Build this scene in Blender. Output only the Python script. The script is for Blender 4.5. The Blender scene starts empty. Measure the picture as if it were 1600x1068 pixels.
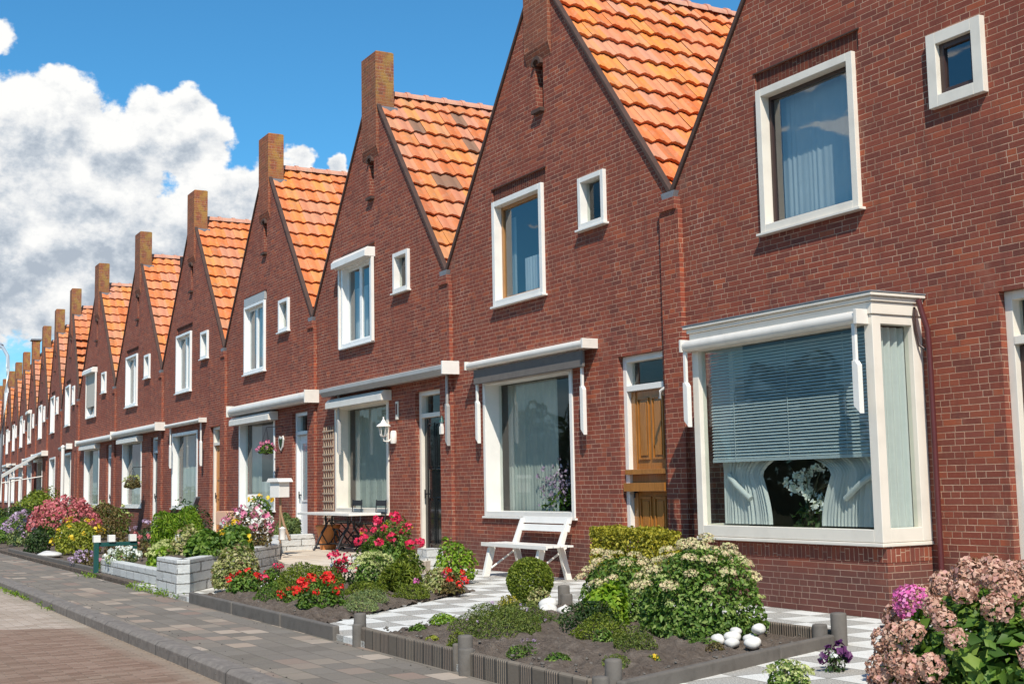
import bpy, math, random
import numpy as np
from mathutils import Vector, Matrix
PI = math.pi
random.seed(7); RNG = np.random.default_rng(7)
S = bpy.context.scene; COL = S.collection
# ------------------------------------------------------------------ camera
cd = bpy.data.cameras.new("camera"); cam = bpy.data.objects.new("camera", cd); COL.objects.link(cam)
r_ = Vector((0.4883, 0.87247, -0.01907)).normalized(); u_ = Vector((0.10647, -0.03787, 0.99359)).normalized(); f_ = r_.cross(u_) * -1
M3 = Matrix((r_, u_, -f_)).transposed()
cam.matrix_world = Matrix.Translation((0, -8.734, 1.2)) @ M3.to_4x4()
cd.sensor_width = 36; cd.lens = 1995.0 / 1600 * 36; cd.clip_end = 3000; cd.clip_start = .05
S.camera = cam
# ------------------------------------------------------------------ light
SUN_AZ, SUN_EL = math.radians(62), math.radians(48)      # azimuth from -y towards +x
sv = Vector((math.sin(SUN_AZ) * math.cos(SUN_EL), -math.cos(SUN_AZ) * math.cos(SUN_EL), math.sin(SUN_EL)))
sl = bpy.data.lights.new("sun", 'SUN'); sl.energy = 4.6; sl.angle = math.radians(.5); sl.color = (1, .94, .84)
so = bpy.data.objects.new("sun", sl); COL.objects.link(so)
so.rotation_euler = sv.to_track_quat('Z', 'Y').to_euler()
S.view_settings.view_transform = 'Standard'; S.view_settings.look = 'None'; S.view_settings.exposure = 0.2; S.view_settings.gamma = 1
S.render.engine = 'CYCLES'; S.cycles.max_bounces = 8; S.cycles.transparent_max_bounces = 12

class NT:
    """tiny node-graph writer"""
    def __init__(s, tree): s.t = tree; s.n = tree.nodes; s.l = tree.links
    def node(s, kind, **kw):
        n = s.n.new(kind)
        for k, v in kw.items():
            if k.startswith('i_'):
                key = k[2:]; key = int(key) if key.isdigit() else key.replace('_', ' ')
                s.put(n.inputs[key], v)
            else: setattr(n, k, v)
        return n
    def put(s, sock, v):
        if isinstance(v, bpy.types.NodeSocket): s.l.new(v, sock)
        elif v is not None: sock.default_value = v
    def m(s, op, a, b=None, c=None, clamp=False):
        n = s.n.new('ShaderNodeMath'); n.operation = op; n.use_clamp = clamp
        for i, v in enumerate((a, b, c)):
            if v is not None: s.put(n.inputs[i], v)
        return n.outputs[0]
    def vm(s, op, a, b=None, out=0):
        n = s.n.new('ShaderNodeVectorMath'); n.operation = op
        s.put(n.inputs[0], a)
        if b is not None: s.put(n.inputs[3 if op == 'SCALE' else 1], b)
        return n.outputs[out]
    def mix(s, f, a, b, mode='MIX'):
        n = s.n.new('ShaderNodeMix'); n.data_type = 'RGBA'; n.blend_type = mode
        s.put(n.inputs[0], f)
        for i, v in ((6, a), (7, b)):
            if isinstance(v, tuple) and len(v) == 3: v = v + (1,)
            s.put(n.inputs[i], v)
        return n.outputs[2]
    def ramp(s, f, stops, interp='LINEAR'):
        n = s.n.new('ShaderNodeValToRGB'); e = n.color_ramp.elements; n.color_ramp.interpolation = interp
        while len(e) < len(stops): e.new(.5)
        for i, (p, c) in enumerate(stops):
            e[i].position = p; c = (c, c, c) if not isinstance(c, tuple) else c; e[i].color = c + (1,)
        s.put(n.inputs[0], f); return n.outputs[0]
    def noise(s, vec, scale, detail=3, rough=.55, out=0):
        n = s.n.new('ShaderNodeTexNoise'); n.inputs['Scale'].default_value = scale; n.inputs['Detail'].default_value = detail
        n.inputs['Roughness'].default_value = rough
        if vec is not None: s.put(n.inputs['Vector'], vec)
        return n.outputs[out]
    def white(s, vec=None, w=None):
        n = s.n.new('ShaderNodeTexWhiteNoise')
        if w is not None: n.noise_dimensions = '1D'; s.put(n.inputs['W'], w)
        else: n.noise_dimensions = '2D'; s.put(n.inputs['Vector'], vec)
        return n.outputs[0]
    def xyz(s, vec):
        n = s.n.new('ShaderNodeSeparateXYZ'); s.put(n.inputs[0], vec); return n.outputs
    def comb(s, x, y, z=0.0):
        n = s.n.new('ShaderNodeCombineXYZ')
        for i, v in enumerate((x, y, z)): s.put(n.inputs[i], v)
        return n.outputs[0]
    def sstep(s, x, a, b):
        n = s.n.new('ShaderNodeMapRange'); n.interpolation_type = 'SMOOTHSTEP'
        s.put(n.inputs[0], x); s.put(n.inputs[1], a); s.put(n.inputs[2], b); return n.outputs[0]

# ------------------------------------------------------------------ world: Nishita sky with cumulus
W = bpy.data.worlds.new("World"); S.world = W; W.use_nodes = True
t = NT(W.node_tree); t.n.clear()
sky = t.node('ShaderNodeTexSky', sky_type='NISHITA'); sky.sun_disc = False
sky.sun_elevation = SUN_EL; sky.sun_rotation = math.atan2(sv.x, sv.y); sky.air_density = 1.0; sky.dust_density = .35; sky.ozone_density = 2.2
D = t.vm('NORMALIZE', t.node('ShaderNodeTexCoord').outputs['Generated'])
dx, dy, dz = t.xyz(D)
# cumulus banks: (direction, angular radius); directions are compass bearings of the real cloud banks
CL = [  # azimuth deg (from +y towards -x), elevation deg, radius deg, weight
 (81.2,14.5,2.9,1.),(80.1,15.9,1.8,1.),(80.5,17.1,1.0,.9),(82.9,13.2,3.0,1.),(78.7,14.6,2.0,1.),
 (75.0,16.5,1.0,.95),(76.2,15.1,1.8,1.),(75.1,14.8,1.8,1.),(77.6,13.8,2.2,1.),
 (70.2,14.7,.8,.9),(68.6,14.3,.65,.9),(71.0,13.2,1.3,1.),(72.7,12.9,1.4,1.),(69.4,13.3,1.2,1.),
 (78.7,10.4,3.8,1.),(74.8,10.4,3.4,1.),(82.5,9.5,3.6,1.),(71.0,10.9,3.0,1.),(68.,11.,2.6,.9),
 (83.1,18.6,1.0,.55),(88.5,15.,4.5,1.),(92.,20.,4.,1.)]
warp = t.vm('SUBTRACT', t.noise(D, 22, 4, .6, 1), (.5, .5, .5))
Dw = t.vm('ADD', D, t.vm('SCALE', warp, .035))
def cloud_field(vec):
    acc = None
    for az, el, r, w in CL:
        a, e = math.radians(az), math.radians(el)
        c = (-math.sin(a) * math.cos(e), math.cos(a) * math.cos(e), math.sin(e))
        d = t.vm('DISTANCE', vec, c, 1)
        v = t.m('SUBTRACT', w, t.m('MULTIPLY', d, .83 * w / math.radians(r)))
        acc = v if acc is None else t.m('SMOOTH_MAX', acc, v, .12)
    return acc
fld = cloud_field(Dw)
stretch = t.vm('MULTIPLY', D, (1, 1, 1.35))
fb = t.noise(stretch, 26, 9, .62)
fb2 = t.noise(t.vm('ADD', stretch, (.008, -.006, .022)), 26, 9, .62)
big = t.noise(t.vm('MULTIPLY', D, (1, 1, 2.6)), 4.2, 6, .6)
gen = t.m('MULTIPLY', t.sstep(big, .5, .72), t.sstep(dz, .75, .2))            # scattered clouds elsewhere
isright = t.sstep(t.m('ADD', dx, t.m('MULTIPLY', dy, .9)), -.95, -.35)          # keep the photographed bearing to the listed banks
gen = t.m('MULTIPLY', gen, t.sstep(dy, .02, -.25))
dens = t.m('MAXIMUM', t.m('ADD', fld, t.m('MULTIPLY', t.m('SUBTRACT', fb, .5), 1.1)), t.m('SUBTRACT', gen, .15))
alpha = t.sstep(dens, .08, .26)
# haze band of thin stratus low down
low = t.m('MULTIPLY', t.sstep(dz, .17, .02), t.sstep(t.noise(t.vm('MULTIPLY', D, (1, 1, 5)), 5, 6, .6), .25, .60))
alpha = t.m('MAXIMUM', alpha, t.m('MULTIPLY', low, .8))
lit = t.m('ADD', t.m('MULTIPLY', t.m('SUBTRACT', fb, fb2), 3.0), t.m('MULTIPLY', t.sstep(dens, .9, .1), .45))
lit = t.m('ADD', t.m('ADD', lit, .52), t.m('MULTIPLY', t.m('SUBTRACT', dz, .235), 4.6), clamp=True)
ccol = t.ramp(lit, [(0, (.50, .57, .66)), (.3, (.68, .74, .81)), (.62, (.93, .95, .97)), (1, (1.12, 1.12, 1.10))])
skyc = t.mix(1.0, sky.outputs[0], (.40, .98, 1.22), 'MULTIPLY')
skyc = t.vm('SCALE', skyc, .11)
fin = t.mix(alpha, skyc, t.vm('SCALE', ccol, .78))
fin = t.mix(t.sstep(dz, 0, -.02), fin, (.25, .24, .22))
bg = t.node('ShaderNodeBackground', i_Color=fin, i_Strength=1.0)
t.l.new(bg.outputs[0], t.node('ShaderNodeOutputWorld').inputs[0])

# ------------------------------------------------------------------ materials
MAT = {}
def newmat(name):
    m = bpy.data.materials.new(name); m.use_nodes = True; m.node_tree.nodes.clear(); MAT[name] = m
    return m, NT(m.node_tree)
def finish(t, col, rough=.6, bump=None, bstr=.5, bdist=.01, metal=0, spec=.5, coat=0, extra=None):
    p = t.node('ShaderNodeBsdfPrincipled'); t.put(p.inputs['Base Color'], col if not isinstance(col, tuple) else col + (1,))
    t.put(p.inputs['Roughness'], rough); p.inputs['Metallic'].default_value = metal
    p.inputs['Specular IOR Level'].default_value = spec; p.inputs['Coat Weight'].default_value = coat
    if bump is not None:
        b = t.node('ShaderNodeBump', i_Height=bump, i_Strength=bstr, i_Distance=bdist); t.l.new(b.outputs[0], p.inputs['Normal'])
    o = t.node('ShaderNodeOutputMaterial'); t.l.new(p.outputs[0] if extra is None else extra(p), o.inputs[0]); return p
def objc(t): return t.node('ShaderNodeTexCoord').outputs['Object']
def plain(name, col, rough=.5, var=.12, scale=6, metal=0, spec=.5, coat=0, bump=0):
    m, t = newmat(name); o = objc(t)
    n = t.noise(o, scale, 5, .6)
    dark = tuple(c * (1 - var * 2) for c in col)
    n2 = t.noise(o, scale * 9, 3, .6)
    c = t.mix(t.m('MULTIPLY', t.sstep(n, .42, .75), .75), col, dark)
    c = t.mix(t.m('MULTIPLY', n2, var), c, dark)
    finish(t, c, t.m('ADD', rough - .06, t.m('MULTIPLY', n, .15)), bump=n2 if bump else None, bstr=bump, bdist=.004, metal=metal, spec=spec, coat=coat)
    return m

def brick(name, soldier=False, tint=(1, 1, 1), plinth=True, lichen=False, dark=1.0):
    m, t = newmat(name); tc = t.node('ShaderNodeTexCoord'); P = tc.outputs['Object']; Nn = tc.outputs['Normal']
    x, y, z = t.xyz(P); nx, ny, nz = t.xyz(Nn)
    side = t.m('GREATER_THAN', t.m('ABSOLUTE', nx), .6); top = t.m('GREATER_THAN', t.m('ABSOLUTE', nz), .75)
    u = t.m('ADD', t.m('MULTIPLY', x, t.m('SUBTRACT', 1, side)), t.m('MULTIPLY', y, side))
    v = t.m('ADD', t.m('MULTIPLY', z, t.m('SUBTRACT', 1, top)), t.m('MULTIPLY', y, top))
    wob = t.m('MULTIPLY', t.m('SUBTRACT', t.noise(P, 2.2, 2), .5), .006); v = t.m('ADD', v, wob)
    if soldier: u, v = v, u
    # painterly irregular bond: stretchers, with about a third of the bricks split into headers
    ru = t.m('DIVIDE', v, .0565); row = t.m('FLOOR', ru); fv = t.m('FRACT', ru)
    uu = t.m('ADD', t.m('DIVIDE', u, .208), t.m('ADD', t.m('MULTIPLY', row, .5), t.m('MULTIPLY', t.white(w=row), .45)))
    i0 = t.m('FLOOR', uu); fu = t.m('FRACT', uu)
    h0 = t.white(t.comb(i0, row)); sp = t.m('LESS_THAN', h0, .3)
    half = t.m('MULTIPLY', t.m('GREATER_THAN', fu, .5), sp)
    fu2 = t.m('ADD', t.m('MULTIPLY', fu, t.m('SUBTRACT', 1, sp)), t.m('MULTIPLY', t.m('FRACT', t.m('MULTIPLY', fu, 2)), sp))
    wid = t.m('SUBTRACT', .208, t.m('MULTIPLY', sp, .104))
    hid = t.white(t.comb(t.m('ADD', i0, t.m('MULTIPLY', half, .37)), t.m('ADD', row, .31)))
    hid2 = t.white(t.comb(t.m('ADD', i0, t.m('MULTIPLY', half, .61)), t.m('ADD', row, 7.7)))
    du = t.m('MULTIPLY', t.m('MINIMUM', fu2, t.m('SUBTRACT', 1, fu2)), wid)
    dv = t.m('MULTIPLY', t.m('MINIMUM', fv, t.m('SUBTRACT', 1, fv)), .0565)
    e = t.m('ADD', t.m('MINIMUM', du, dv), t.m('MULTIPLY', t.m('SUBTRACT', t.noise(P, 60, 2), .5), .003))
    br = t.sstep(e, .0020, .0050)
    c = t.ramp(hid, [(0, (.170, .048, .034)), (.2, (.235, .057, .036)), (.42, (.275, .062, .036)), (.62, (.325, .076, .040)), (.8, (.265, .070, .047)), (.92, (.43, .100, .042)), (1, (.205, .068, .048))])
    patch = t.noise(P, .55, 4, .6)
    c = t.mix(t.m('MULTIPLY', t.sstep(patch, .4, .68), .45), c, (.22, .054, .032))
    grime = t.noise(P, 26, 4, .7)
    c = t.mix(t.m('MULTIPLY', t.sstep(grime, .45, .8), .55), c, (.30, .125, .075))
    c = t.mix(t.m('MULTIPLY', hid2, .30), c, (.15, .055, .042))
    mort = t.ramp(t.noise(P, 3.1, 4), [(.3, (.34, .175, .115)), (.55, (.56, .335, .225)), (.75, (.70, .47, .34))])
    mort = t.mix(t.sstep(t.noise(P, 1.3, 3), .45, .7), mort, (.38, .20, .135))
    c = t.mix(br, mort, c)
    if plinth:   # damp, sooty brick near the ground: a stain of the wall
        lo = t.m('MULTIPLY', t.sstep(t.m('ADD', z, t.m('MULTIPLY', t.noise(P, 2.5, 4), .3)), .75, .45), .6)
        c = t.mix(lo, c, t.mix(br, (.30, .21, .17), (.10, .055, .048)))
    if lichen:
        ly = t.m('MULTIPLY', t.sstep(z, 7.6, 8.4), t.sstep(t.noise(P, 5, 5, .7), .38, .58))
        c = t.mix(t.m('MULTIPLY', ly, t.m('ADD', .12, t.m('MULTIPLY', side, .45))), c, (.50, .33, .06))
        c = t.mix(.22, c, (.27, .13, .06))
    rnd = t.node('ShaderNodeObjectInfo').outputs['Random']
    c = t.mix(1.0, c, t.ramp(rnd, [(0, (.90, .93, .95)), (.5, (1, 1, 1)), (1, (1.08, 1.0, .94))]), 'MULTIPLY')
    streak = t.noise(t.vm('MULTIPLY', P, (3.2, 3.2, .35)), 1.6, 5, .65)       # rain streaks and soot
    c = t.mix(t.m('MULTIPLY', t.sstep(streak, .50, .72), .42), c, t.mix(br, (.20, .12, .09), (.105, .042, .033)))
    bloom = t.noise(P, 1.9, 6, .7); c = t.mix(t.m('MULTIPLY', t.sstep(bloom, .56, .74), .30), c, (.40, .22, .15))
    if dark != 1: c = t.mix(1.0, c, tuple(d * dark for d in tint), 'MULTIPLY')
    bump = t.m('ADD', t.m('MULTIPLY', br, 1.0), t.m('MULTIPLY', grime, .35))
    bump = t.m('ADD', bump, t.m('MULTIPLY', hid2, .35))
    finish(t, c, .85, bump=bump, bstr=.75, bdist=.006, spec=.25)
    return m
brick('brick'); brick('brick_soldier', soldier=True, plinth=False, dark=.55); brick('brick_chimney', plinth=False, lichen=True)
brick('brick_soldier_low', soldier=True, plinth=False)

def tiles(name, greys=0):
    m, t = newmat(name); P = objc(t)
    at = t.node('ShaderNodeAttribute', attribute_name='rnd'); rn = at.outputs['Fac']
    oi = t.node('ShaderNodeObjectInfo').outputs['Random']
    q = t.m('FRACT', t.m('ADD', t.m('MULTIPLY', rn, 1.0), t.m('MULTIPLY', oi, 3.7)))
    c = t.ramp(q, [(0, (.60, .16, .05)), (.18, (.70, .23, .085)), (.36, (.64, .27, .155)), (.52, (.74, .25, .06)), (.68, (.66, .20, .075)), (.8, (.60, .27, .17)), (.9, (.70, .29, .08)), (1, (.55, .16, .065))])
    oc = t.ramp(oi, [(0, (.95, .92, .85)), (.5, (1, 1, 1)), (1, (.9, .95, 1.05))])
    c = t.mix(1.0, c, oc, 'MULTIPLY')
    st = t.noise(P, 9, 6, .7)
    c = t.mix(t.m('MULTIPLY', t.sstep(st, .46, .70), .6), c, (.50, .27, .17))
    c = t.mix(t.m('MULTIPLY', t.sstep(t.noise(P, 2.6, 6, .7), .52, .72), .6), c, (.36, .19, .10))
    sp = t.noise(P, 70, 3, .7); c = t.mix(t.m('MULTIPLY', t.sstep(sp, .55, .8), .35), c, (.28, .16, .09))
    if greys: c = t.mix(t.m('MULTIPLY', t.m('GREATER_THAN', rn, 1 - greys), .72), c, (.13, .12, .10))
    finish(t, c, .85, bump=t.m('ADD', sp, st), bstr=.35, bdist=.004, spec=.15)
tiles('roof_tile'); tiles('roof_tile_patched', .022)

plain('white_paint', (.82, .775, .71), .32, .06, 3)
plain('cream_paint', (.79, .715, .61), .35, .08, 3)
plain('white_pvc', (.84, .82, .78), .25, .04, 3)
plain('cream_alu', (.76, .70, .62), .3, .08, 5)
plain('grey_alu', (.40, .385, .365), .35, .08, 5)
plain('awning_fabric', (.15, .13, .115), .8, .1, 10)
plain('dark_wood', (.055, .028, .022), .35, .1, 8)
plain('sash_wood', (.42, .20, .07), .4, .12, 14)
plain('black_gloss', (.012, .014, .016), .12, .1, 4, coat=.4)
plain('dark_metal', (.03, .028, .03), .45, .1, 20, metal=.3)
plain('red_pipe', (.10, .022, .022), .4, .1, 8)
plain('mortar_verge', (.085, .045, .033), .85, .25, 4, bump=.5)
plain('lead', (.24, .24, .25), .55, .15, 6, metal=.2)
plain('terracotta_orange', (.60, .22, .06), .55, .1, 6)
plain('plaster_inside', (.30, .27, .23), .9, .06, 2)
plain('concrete_post', (0.144, 0.126, 0.108), .85, .2, 9, bump=.5)
plain('pale_concrete', (.34, .33, .31), .85, .2, 6, bump=.4)
plain('dark_green_paint', (.012, .075, .065), .4, .1, 6)
plain('grey_paint', (.16, .17, .18), .5, .1, 6)
plain('peach_wood', (.70, .42, .28), .6, .1, 6)
plain('stem', (.10, .09, .04), .7, .15, 10)
plain('branch', (.33, .19, .10), .7, .15, 10)
plain('white_stone', (.66, .63, .58), .6, .12, 12, bump=.4)
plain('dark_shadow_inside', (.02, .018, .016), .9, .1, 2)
plain('dark_car', (.6, .6, .6), .3, .1, 2)
plain('lamp_grey', (.50, .54, .56), .35, .06, 3, metal=.3)
plain('trellis_wood', (.50, .36, .25), .7, .12, 20)

def glass(name, tint, refl=.1):
    m, t = newmat(name); geo = t.node('ShaderNodeNewGeometry')
    cs = t.m('ABSOLUTE', t.vm('DOT_PRODUCT', geo.outputs['Incoming'], geo.outputs['Normal'], 1))
    fr = t.m('ADD', refl, t.m('MULTIPLY', t.m('POWER', t.m('SUBTRACT', 1, cs), 5), 1 - refl))
    P = objc(t)
    bu = t.node('ShaderNodeBump', i_Height=t.noise(P, 1.1, 2), i_Strength=.15, i_Distance=.02)
    g = t.node('ShaderNodeBsdfGlossy', i_Roughness=.015); t.l.new(bu.outputs[0], g.inputs['Normal'])
    tr = t.node('ShaderNodeBsdfTransparent', i_Color=tint + (1,))
    mx = t.node('ShaderNodeMixShader'); t.l.new(fr, mx.inputs[0]); t.l.new(tr.outputs[0], mx.inputs[1]); t.l.new(g.outputs[0], mx.inputs[2])
    t.l.new(mx.outputs[0], t.node('ShaderNodeOutputMaterial').inputs[0])
glass('glass', (.86, .91, .88), .07); glass('glass_upper', (.80, .88, .90), .20)
def cloth(name, col, transl=.35):
    m, t = newmat(name); P = objc(t)
    c = t.mix(t.noise(P, 8, 3), col, tuple(v * .85 for v in col))
    def ex(p):
        tl = t.node('ShaderNodeBsdfTranslucent'); t.put(tl.inputs[0], c)
        mx = t.node('ShaderNodeMixShader'); mx.inputs[0].default_value = transl
        t.l.new(p.outputs[0], mx.inputs[1]); t.l.new(tl.outputs[0], mx.inputs[2]); return mx.outputs[0]
    finish(t, c, .9, extra=ex, spec=.1)
cloth('sheer', (.62, .66, .62)); cloth('blind', (.55, .62, .64), .15); cloth('lace', (.80, .82, .80), .3); cloth('roller', (.62, .58, .50), .1); cloth('awning_cloth_white', (.75, .73, .68), .3)

def leafmat(name, stops, transl=.3, rough=.55):
    m, t = newmat(name); g = t.node('ShaderNodeNewGeometry'); ri = g.outputs['Random Per Island']
    c = t.ramp(ri, stops)
    c = t.mix(t.m('MULTIPLY', t.noise(objc(t), 6, 3), .4), c, stops[0][1])
    def ex(p):
        tl = t.node('ShaderNodeBsdfTranslucent'); t.put(tl.inputs[0], t.mix(1., c, (1.1, 1.25, .7), 'MULTIPLY'))
        mx = t.node('ShaderNodeMixShader'); mx.inputs[0].default_value = transl
        t.l.new(p.outputs[0], mx.inputs[1]); t.l.new(tl.outputs[0], mx.inputs[2]); return mx.outputs[0]
    finish(t, c, rough, extra=ex, spec=.35)
def lm(name, *cols, **k): leafmat(name, [(i / (len(cols) - 1), c) for i, c in enumerate(cols)], **k)
lm('leaf_green', (.04, .09, .012), (.09, .18, .02), (.15, .25, .03), (.25, .34, .06))
lm('leaf_dark', (.015, .035, .01), (.03, .065, .015), (.05, .10, .02), (.09, .14, .035))
lm('leaf_sedum', (.06, .12, .02), (.12, .22, .03), (.19, .30, .05), (.34, .40, .12))
lm('leaf_lime', (.10, .20, .015), (.19, .32, .02), (.28, .40, .03), (.38, .46, .05))
lm('leaf_yellowgreen', (.14, .18, .02), (.28, .30, .03), (.42, .40, .05), (.22, .26, .03))
lm('leaf_hedge', (.14, .15, .015), (.44, .38, .03), (.68, .56, .07), (.26, .25, .02), (.60, .52, .06))
lm('leaf_mat', (.07, .12, .02), (.15, .20, .035), (.24, .26, .05), (.17, .22, .06))
lm('leaf_ball', (.08, .12, .012), (.15, .20, .018), (.24, .29, .03), (.34, .37, .05))
lm('leaf_variegated', (.10, .17, .03), (.55, .50, .22), (.30, .32, .08), (.62, .55, .30), (.25, .10, .08))
lm('leaf_bronze', (.12, .08, .03), (.20, .15, .04), (.10, .11, .03), (.24, .13, .06))
lm('leaf_lavender', (.14, .20, .08), (.23, .30, .12), (.32, .37, .15), (.40, .45, .12))
lm('petal_red', (.55, .01, .01), (.75, .02, .015), (.85, .05, .03), transl=.15)
lm('petal_rose', (.55, .01, .05), (.72, .03, .10), (.8, .08, .18), transl=.15)
lm('petal_pink', (.62, .10, .25), (.75, .25, .40), (.82, .45, .52), transl=.2)
lm('petal_hot', (.65, .10, .36), (.80, .22, .52), (.85, .42, .62), transl=.2)
lm('petal_dusty', (.34, .15, .11), (.52, .28, .20), (.64, .40, .29), (.72, .50, .38), (.62, .30, .28), transl=.15, rough=.8)
lm('petal_cream', (0.391, 0.391, 0.161), (0.575, 0.517, 0.276), (0.667, 0.517, 0.322), (0.644, 0.414, 0.287), transl=.1, rough=.8)
lm('petal_creamgreen', (.30, .36, .10), (.45, .48, .18), (.55, .54, .26), transl=.1, rough=.8)
lm('petal_white', (.78, .78, .74), (.85, .85, .82), (.7, .72, .66), transl=.2)
lm('petal_purple', (.04, .008, .05), (.10, .02, .10), (.16, .04, .15), transl=.1)
lm('petal_lilac', (.34, .20, .34), (.46, .34, .46), (.60, .50, .60), transl=.15)
lm('petal_yellow', (.70, .45, .02), (.8, .6, .04), (.75, .38, .03), transl=.2)
lm('petal_coral', (.42, .07, .09), (.55, .14, .15), (.66, .28, .26), (.5, .10, .13), transl=.2)

def ground_mats():
    m, t = newmat('soil'); P = objc(t); n = t.noise(P, 9, 8, .72); n2 = t.noise(P, 60, 5, .7)
    c = t.ramp(n, [(.3, (.11, .085, .068)), (.55, (.19, .15, .12)), (.75, (.29, .24, .195))])
    c = t.mix(t.m('MULTIPLY', t.sstep(n2, .6, .75), .5), c, (.30, .26, .21)); finish(t, c, .95, bump=t.m('ADD', n, n2), bstr=1, bdist=.03, spec=.1)
    m, t = newmat('ground'); P = objc(t); n = t.noise(P, .3, 6)
    finish(t, t.ramp(n, [(.35, (.07, .085, .03)), (.65, (.14, .12, .07))]), .95, spec=.1)
    # checkered white / grey exposed-aggregate slabs
    m, t = newmat('checker_slabs'); P = objc(t); x, y, z = t.xyz(P)
    a = t.m('DIVIDE', x, .40); b = t.m('DIVIDE', y, .40); ia, ib = t.m('FLOOR', a), t.m('FLOOR', b)
    par = t.m('ABSOLUTE', t.m('MODULO', t.m('ADD', ia, ib), 2)); par = t.m('GREATER_THAN', par, .5)
    h = t.white(t.comb(ia, ib)); gr = t.noise(P, 95, 3, .75); gm = t.noise(P, 4, 5)
    wc = t.ramp(gr, [(.35, (.50, .49, .45)), (.55, (.76, .75, .71)), (.7, (.82, .81, .78))])
    gc = t.ramp(gr, [(.34, (.10, .10, .09)), (.5, (.36, .34, .31)), (.64, (.62, .60, .55))])
    c = t.mix(par, gc, wc); c = t.mix(t.m('MULTIPLY', t.sstep(gm, .45, .7), .3), c, (.42, .38, .32)); c = t.mix(t.m('MULTIPLY', h, .18), c, (.4, .37, .33))
    fa, fb_ = t.m('FRACT', a), t.m('FRACT', b); e = t.m('MINIMUM', t.m('MINIMUM', fa, t.m('SUBTRACT', 1, fa)), t.m('MINIMUM', fb_, t.m('SUBTRACT', 1, fb_)))
    j = t.sstep(e, .006, .016); c = t.mix(j, (.16, .15, .12), c)
    finish(t, c, .9, bump=t.m('ADD', t.m('MULTIPLY', j, 1.5), gr), bstr=.6, bdist=.006, spec=.2)
    # sidewalk: 30 cm concrete flags, mixed greys and faded reds
    m, t = newmat('sidewalk'); P = objc(t); x, y, z = t.xyz(P)
    b = t.m('DIVIDE', y, .20); ib = t.m('FLOOR', b); a = t.m('ADD', t.m('DIVIDE', x, .30), t.m('MULTIPLY', ib, .5)); ia = t.m('FLOOR', a)
    h = t.white(t.comb(ia, ib)); gr = t.noise(P, 55, 5, .7); gm = t.noise(P, 1.4, 6, .65)
    c = t.ramp(h, [(0, (0.150, 0.128, 0.105)), (.3, (0.200, 0.174, 0.145)), (.5, (0.180, 0.155, 0.130)), (.72, (0.26, 0.215, 0.17)), (.86, (0.24, 0.165, 0.130)), (.93, (0.36, 0.28, 0.215)), (1, (0.42, 0.34, 0.27))])
    c = t.mix(t.m('MULTIPLY', t.sstep(gm, .42, .72), .6), c, (0.198, 0.168, 0.132)); c = t.mix(t.m('MULTIPLY', t.sstep(gr, .5, .75), .5), c, (0.290, 0.257, 0.211))
    fa, fb_ = t.m('FRACT', a), t.m('FRACT', b)
    e = t.m('MINIMUM', t.m('MULTIPLY', t.m('MINIMUM', fa, t.m('SUBTRACT', 1, fa)), 1.5), t.m('MINIMUM', fb_, t.m('SUBTRACT', 1, fb_)))
    e = t.m('ADD', e, t.m('MULTIPLY', t.m('SUBTRACT', gr, .5), .05)); j = t.sstep(e, .0, .035); c = t.mix(j, t.mix(t.sstep(t.noise(P, 2.2, 4), .5, .7), (0.132, 0.112, 0.092), (0.119, 0.125, 0.073)), c)
    finish(t, c, .88, bump=t.m('ADD', t.m('ADD', j, t.m('MULTIPLY', gr, .6)), t.m('MULTIPLY', h, .4)), bstr=.6, bdist=.006, spec=.25)
    # road: clay klinkers in two colours (the nearer stretch is the darker, older paving)
    m, t = newmat('road'); P = objc(t); x, y, z = t.xyz(P)
    b = t.m('DIVIDE', x, .062); ib = t.m('FLOOR', b); a = t.m('ADD', t.m('DIVIDE', y, .205), t.m('MULTIPLY', ib, .5)); ia = t.m('FLOOR', a)
    h = t.white(t.comb(ia, ib)); gr = t.noise(P, 70, 4, .7); gm = t.noise(P, 1.1, 6, .65)
    c1 = t.ramp(h, [(0, (0.336, 0.256, 0.200)), (.5, (0.432, 0.344, 0.272)), (1, (0.496, 0.408, 0.336))])
    c2 = t.ramp(h, [(0, (0.192, 0.116, 0.080)), (.5, (0.248, 0.156, 0.112)), (1, (0.296, 0.200, 0.148))])
    edge = t.m('ADD', t.m('ADD', x, t.m('MULTIPLY', y, -.60)), t.m('MULTIPLY', t.noise(P, 5, 3), .12))
    c = t.mix(t.sstep(edge, -9.96, -9.86), c1, c2); c = t.mix(t.m('MULTIPLY', t.sstep(gm, .4, .7), .45), c, t.mix(.5, c, (0.240, 0.192, 0.136)))
    c = t.mix(t.m('MULTIPLY', t.sstep(t.m('ADD', y, t.m('MULTIPLY', gm, .35)), -6.12, -5.9), .55), c, (0.320, 0.264, 0.200))
    fa, fb_ = t.m('FRACT', a), t.m('FRACT', b)
    e = t.m('MINIMUM', t.m('MULTIPLY', t.m('MINIMUM', fa, t.m('SUBTRACT', 1, fa)), 3), t.m('MINIMUM', fb_, t.m('SUBTRACT', 1, fb_)))
    j = t.sstep(e, .03, .13); c = t.mix(j, t.mix(.5, c, (0.160, 0.128, 0.096)), c)
    finish(t, c, .88, bump=t.m('ADD', j, t.m('MULTIPLY', gr, .6)), bstr=.6, bdist=.006, spec=.2)
    m, t = newmat('kerb'); P = objc(t); x, y, z = t.xyz(P); f = t.m('FRACT', t.m('DIVIDE', x, 1.0)); e = t.m('MINIMUM', f, t.m('SUBTRACT', 1, f))
    n = t.noise(P, 12, 7, .7); c = t.ramp(n, [(.3, (0.128, 0.109, 0.094)), (.6, (0.210, 0.180, 0.154)), (.8, (0.285, 0.247, 0.210))]); c = t.mix(t.sstep(e, .004, .012), (0.045, 0.038, 0.030), c)
    finish(t, c, .9, bump=n, bstr=.5, bdist=.006)
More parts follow.
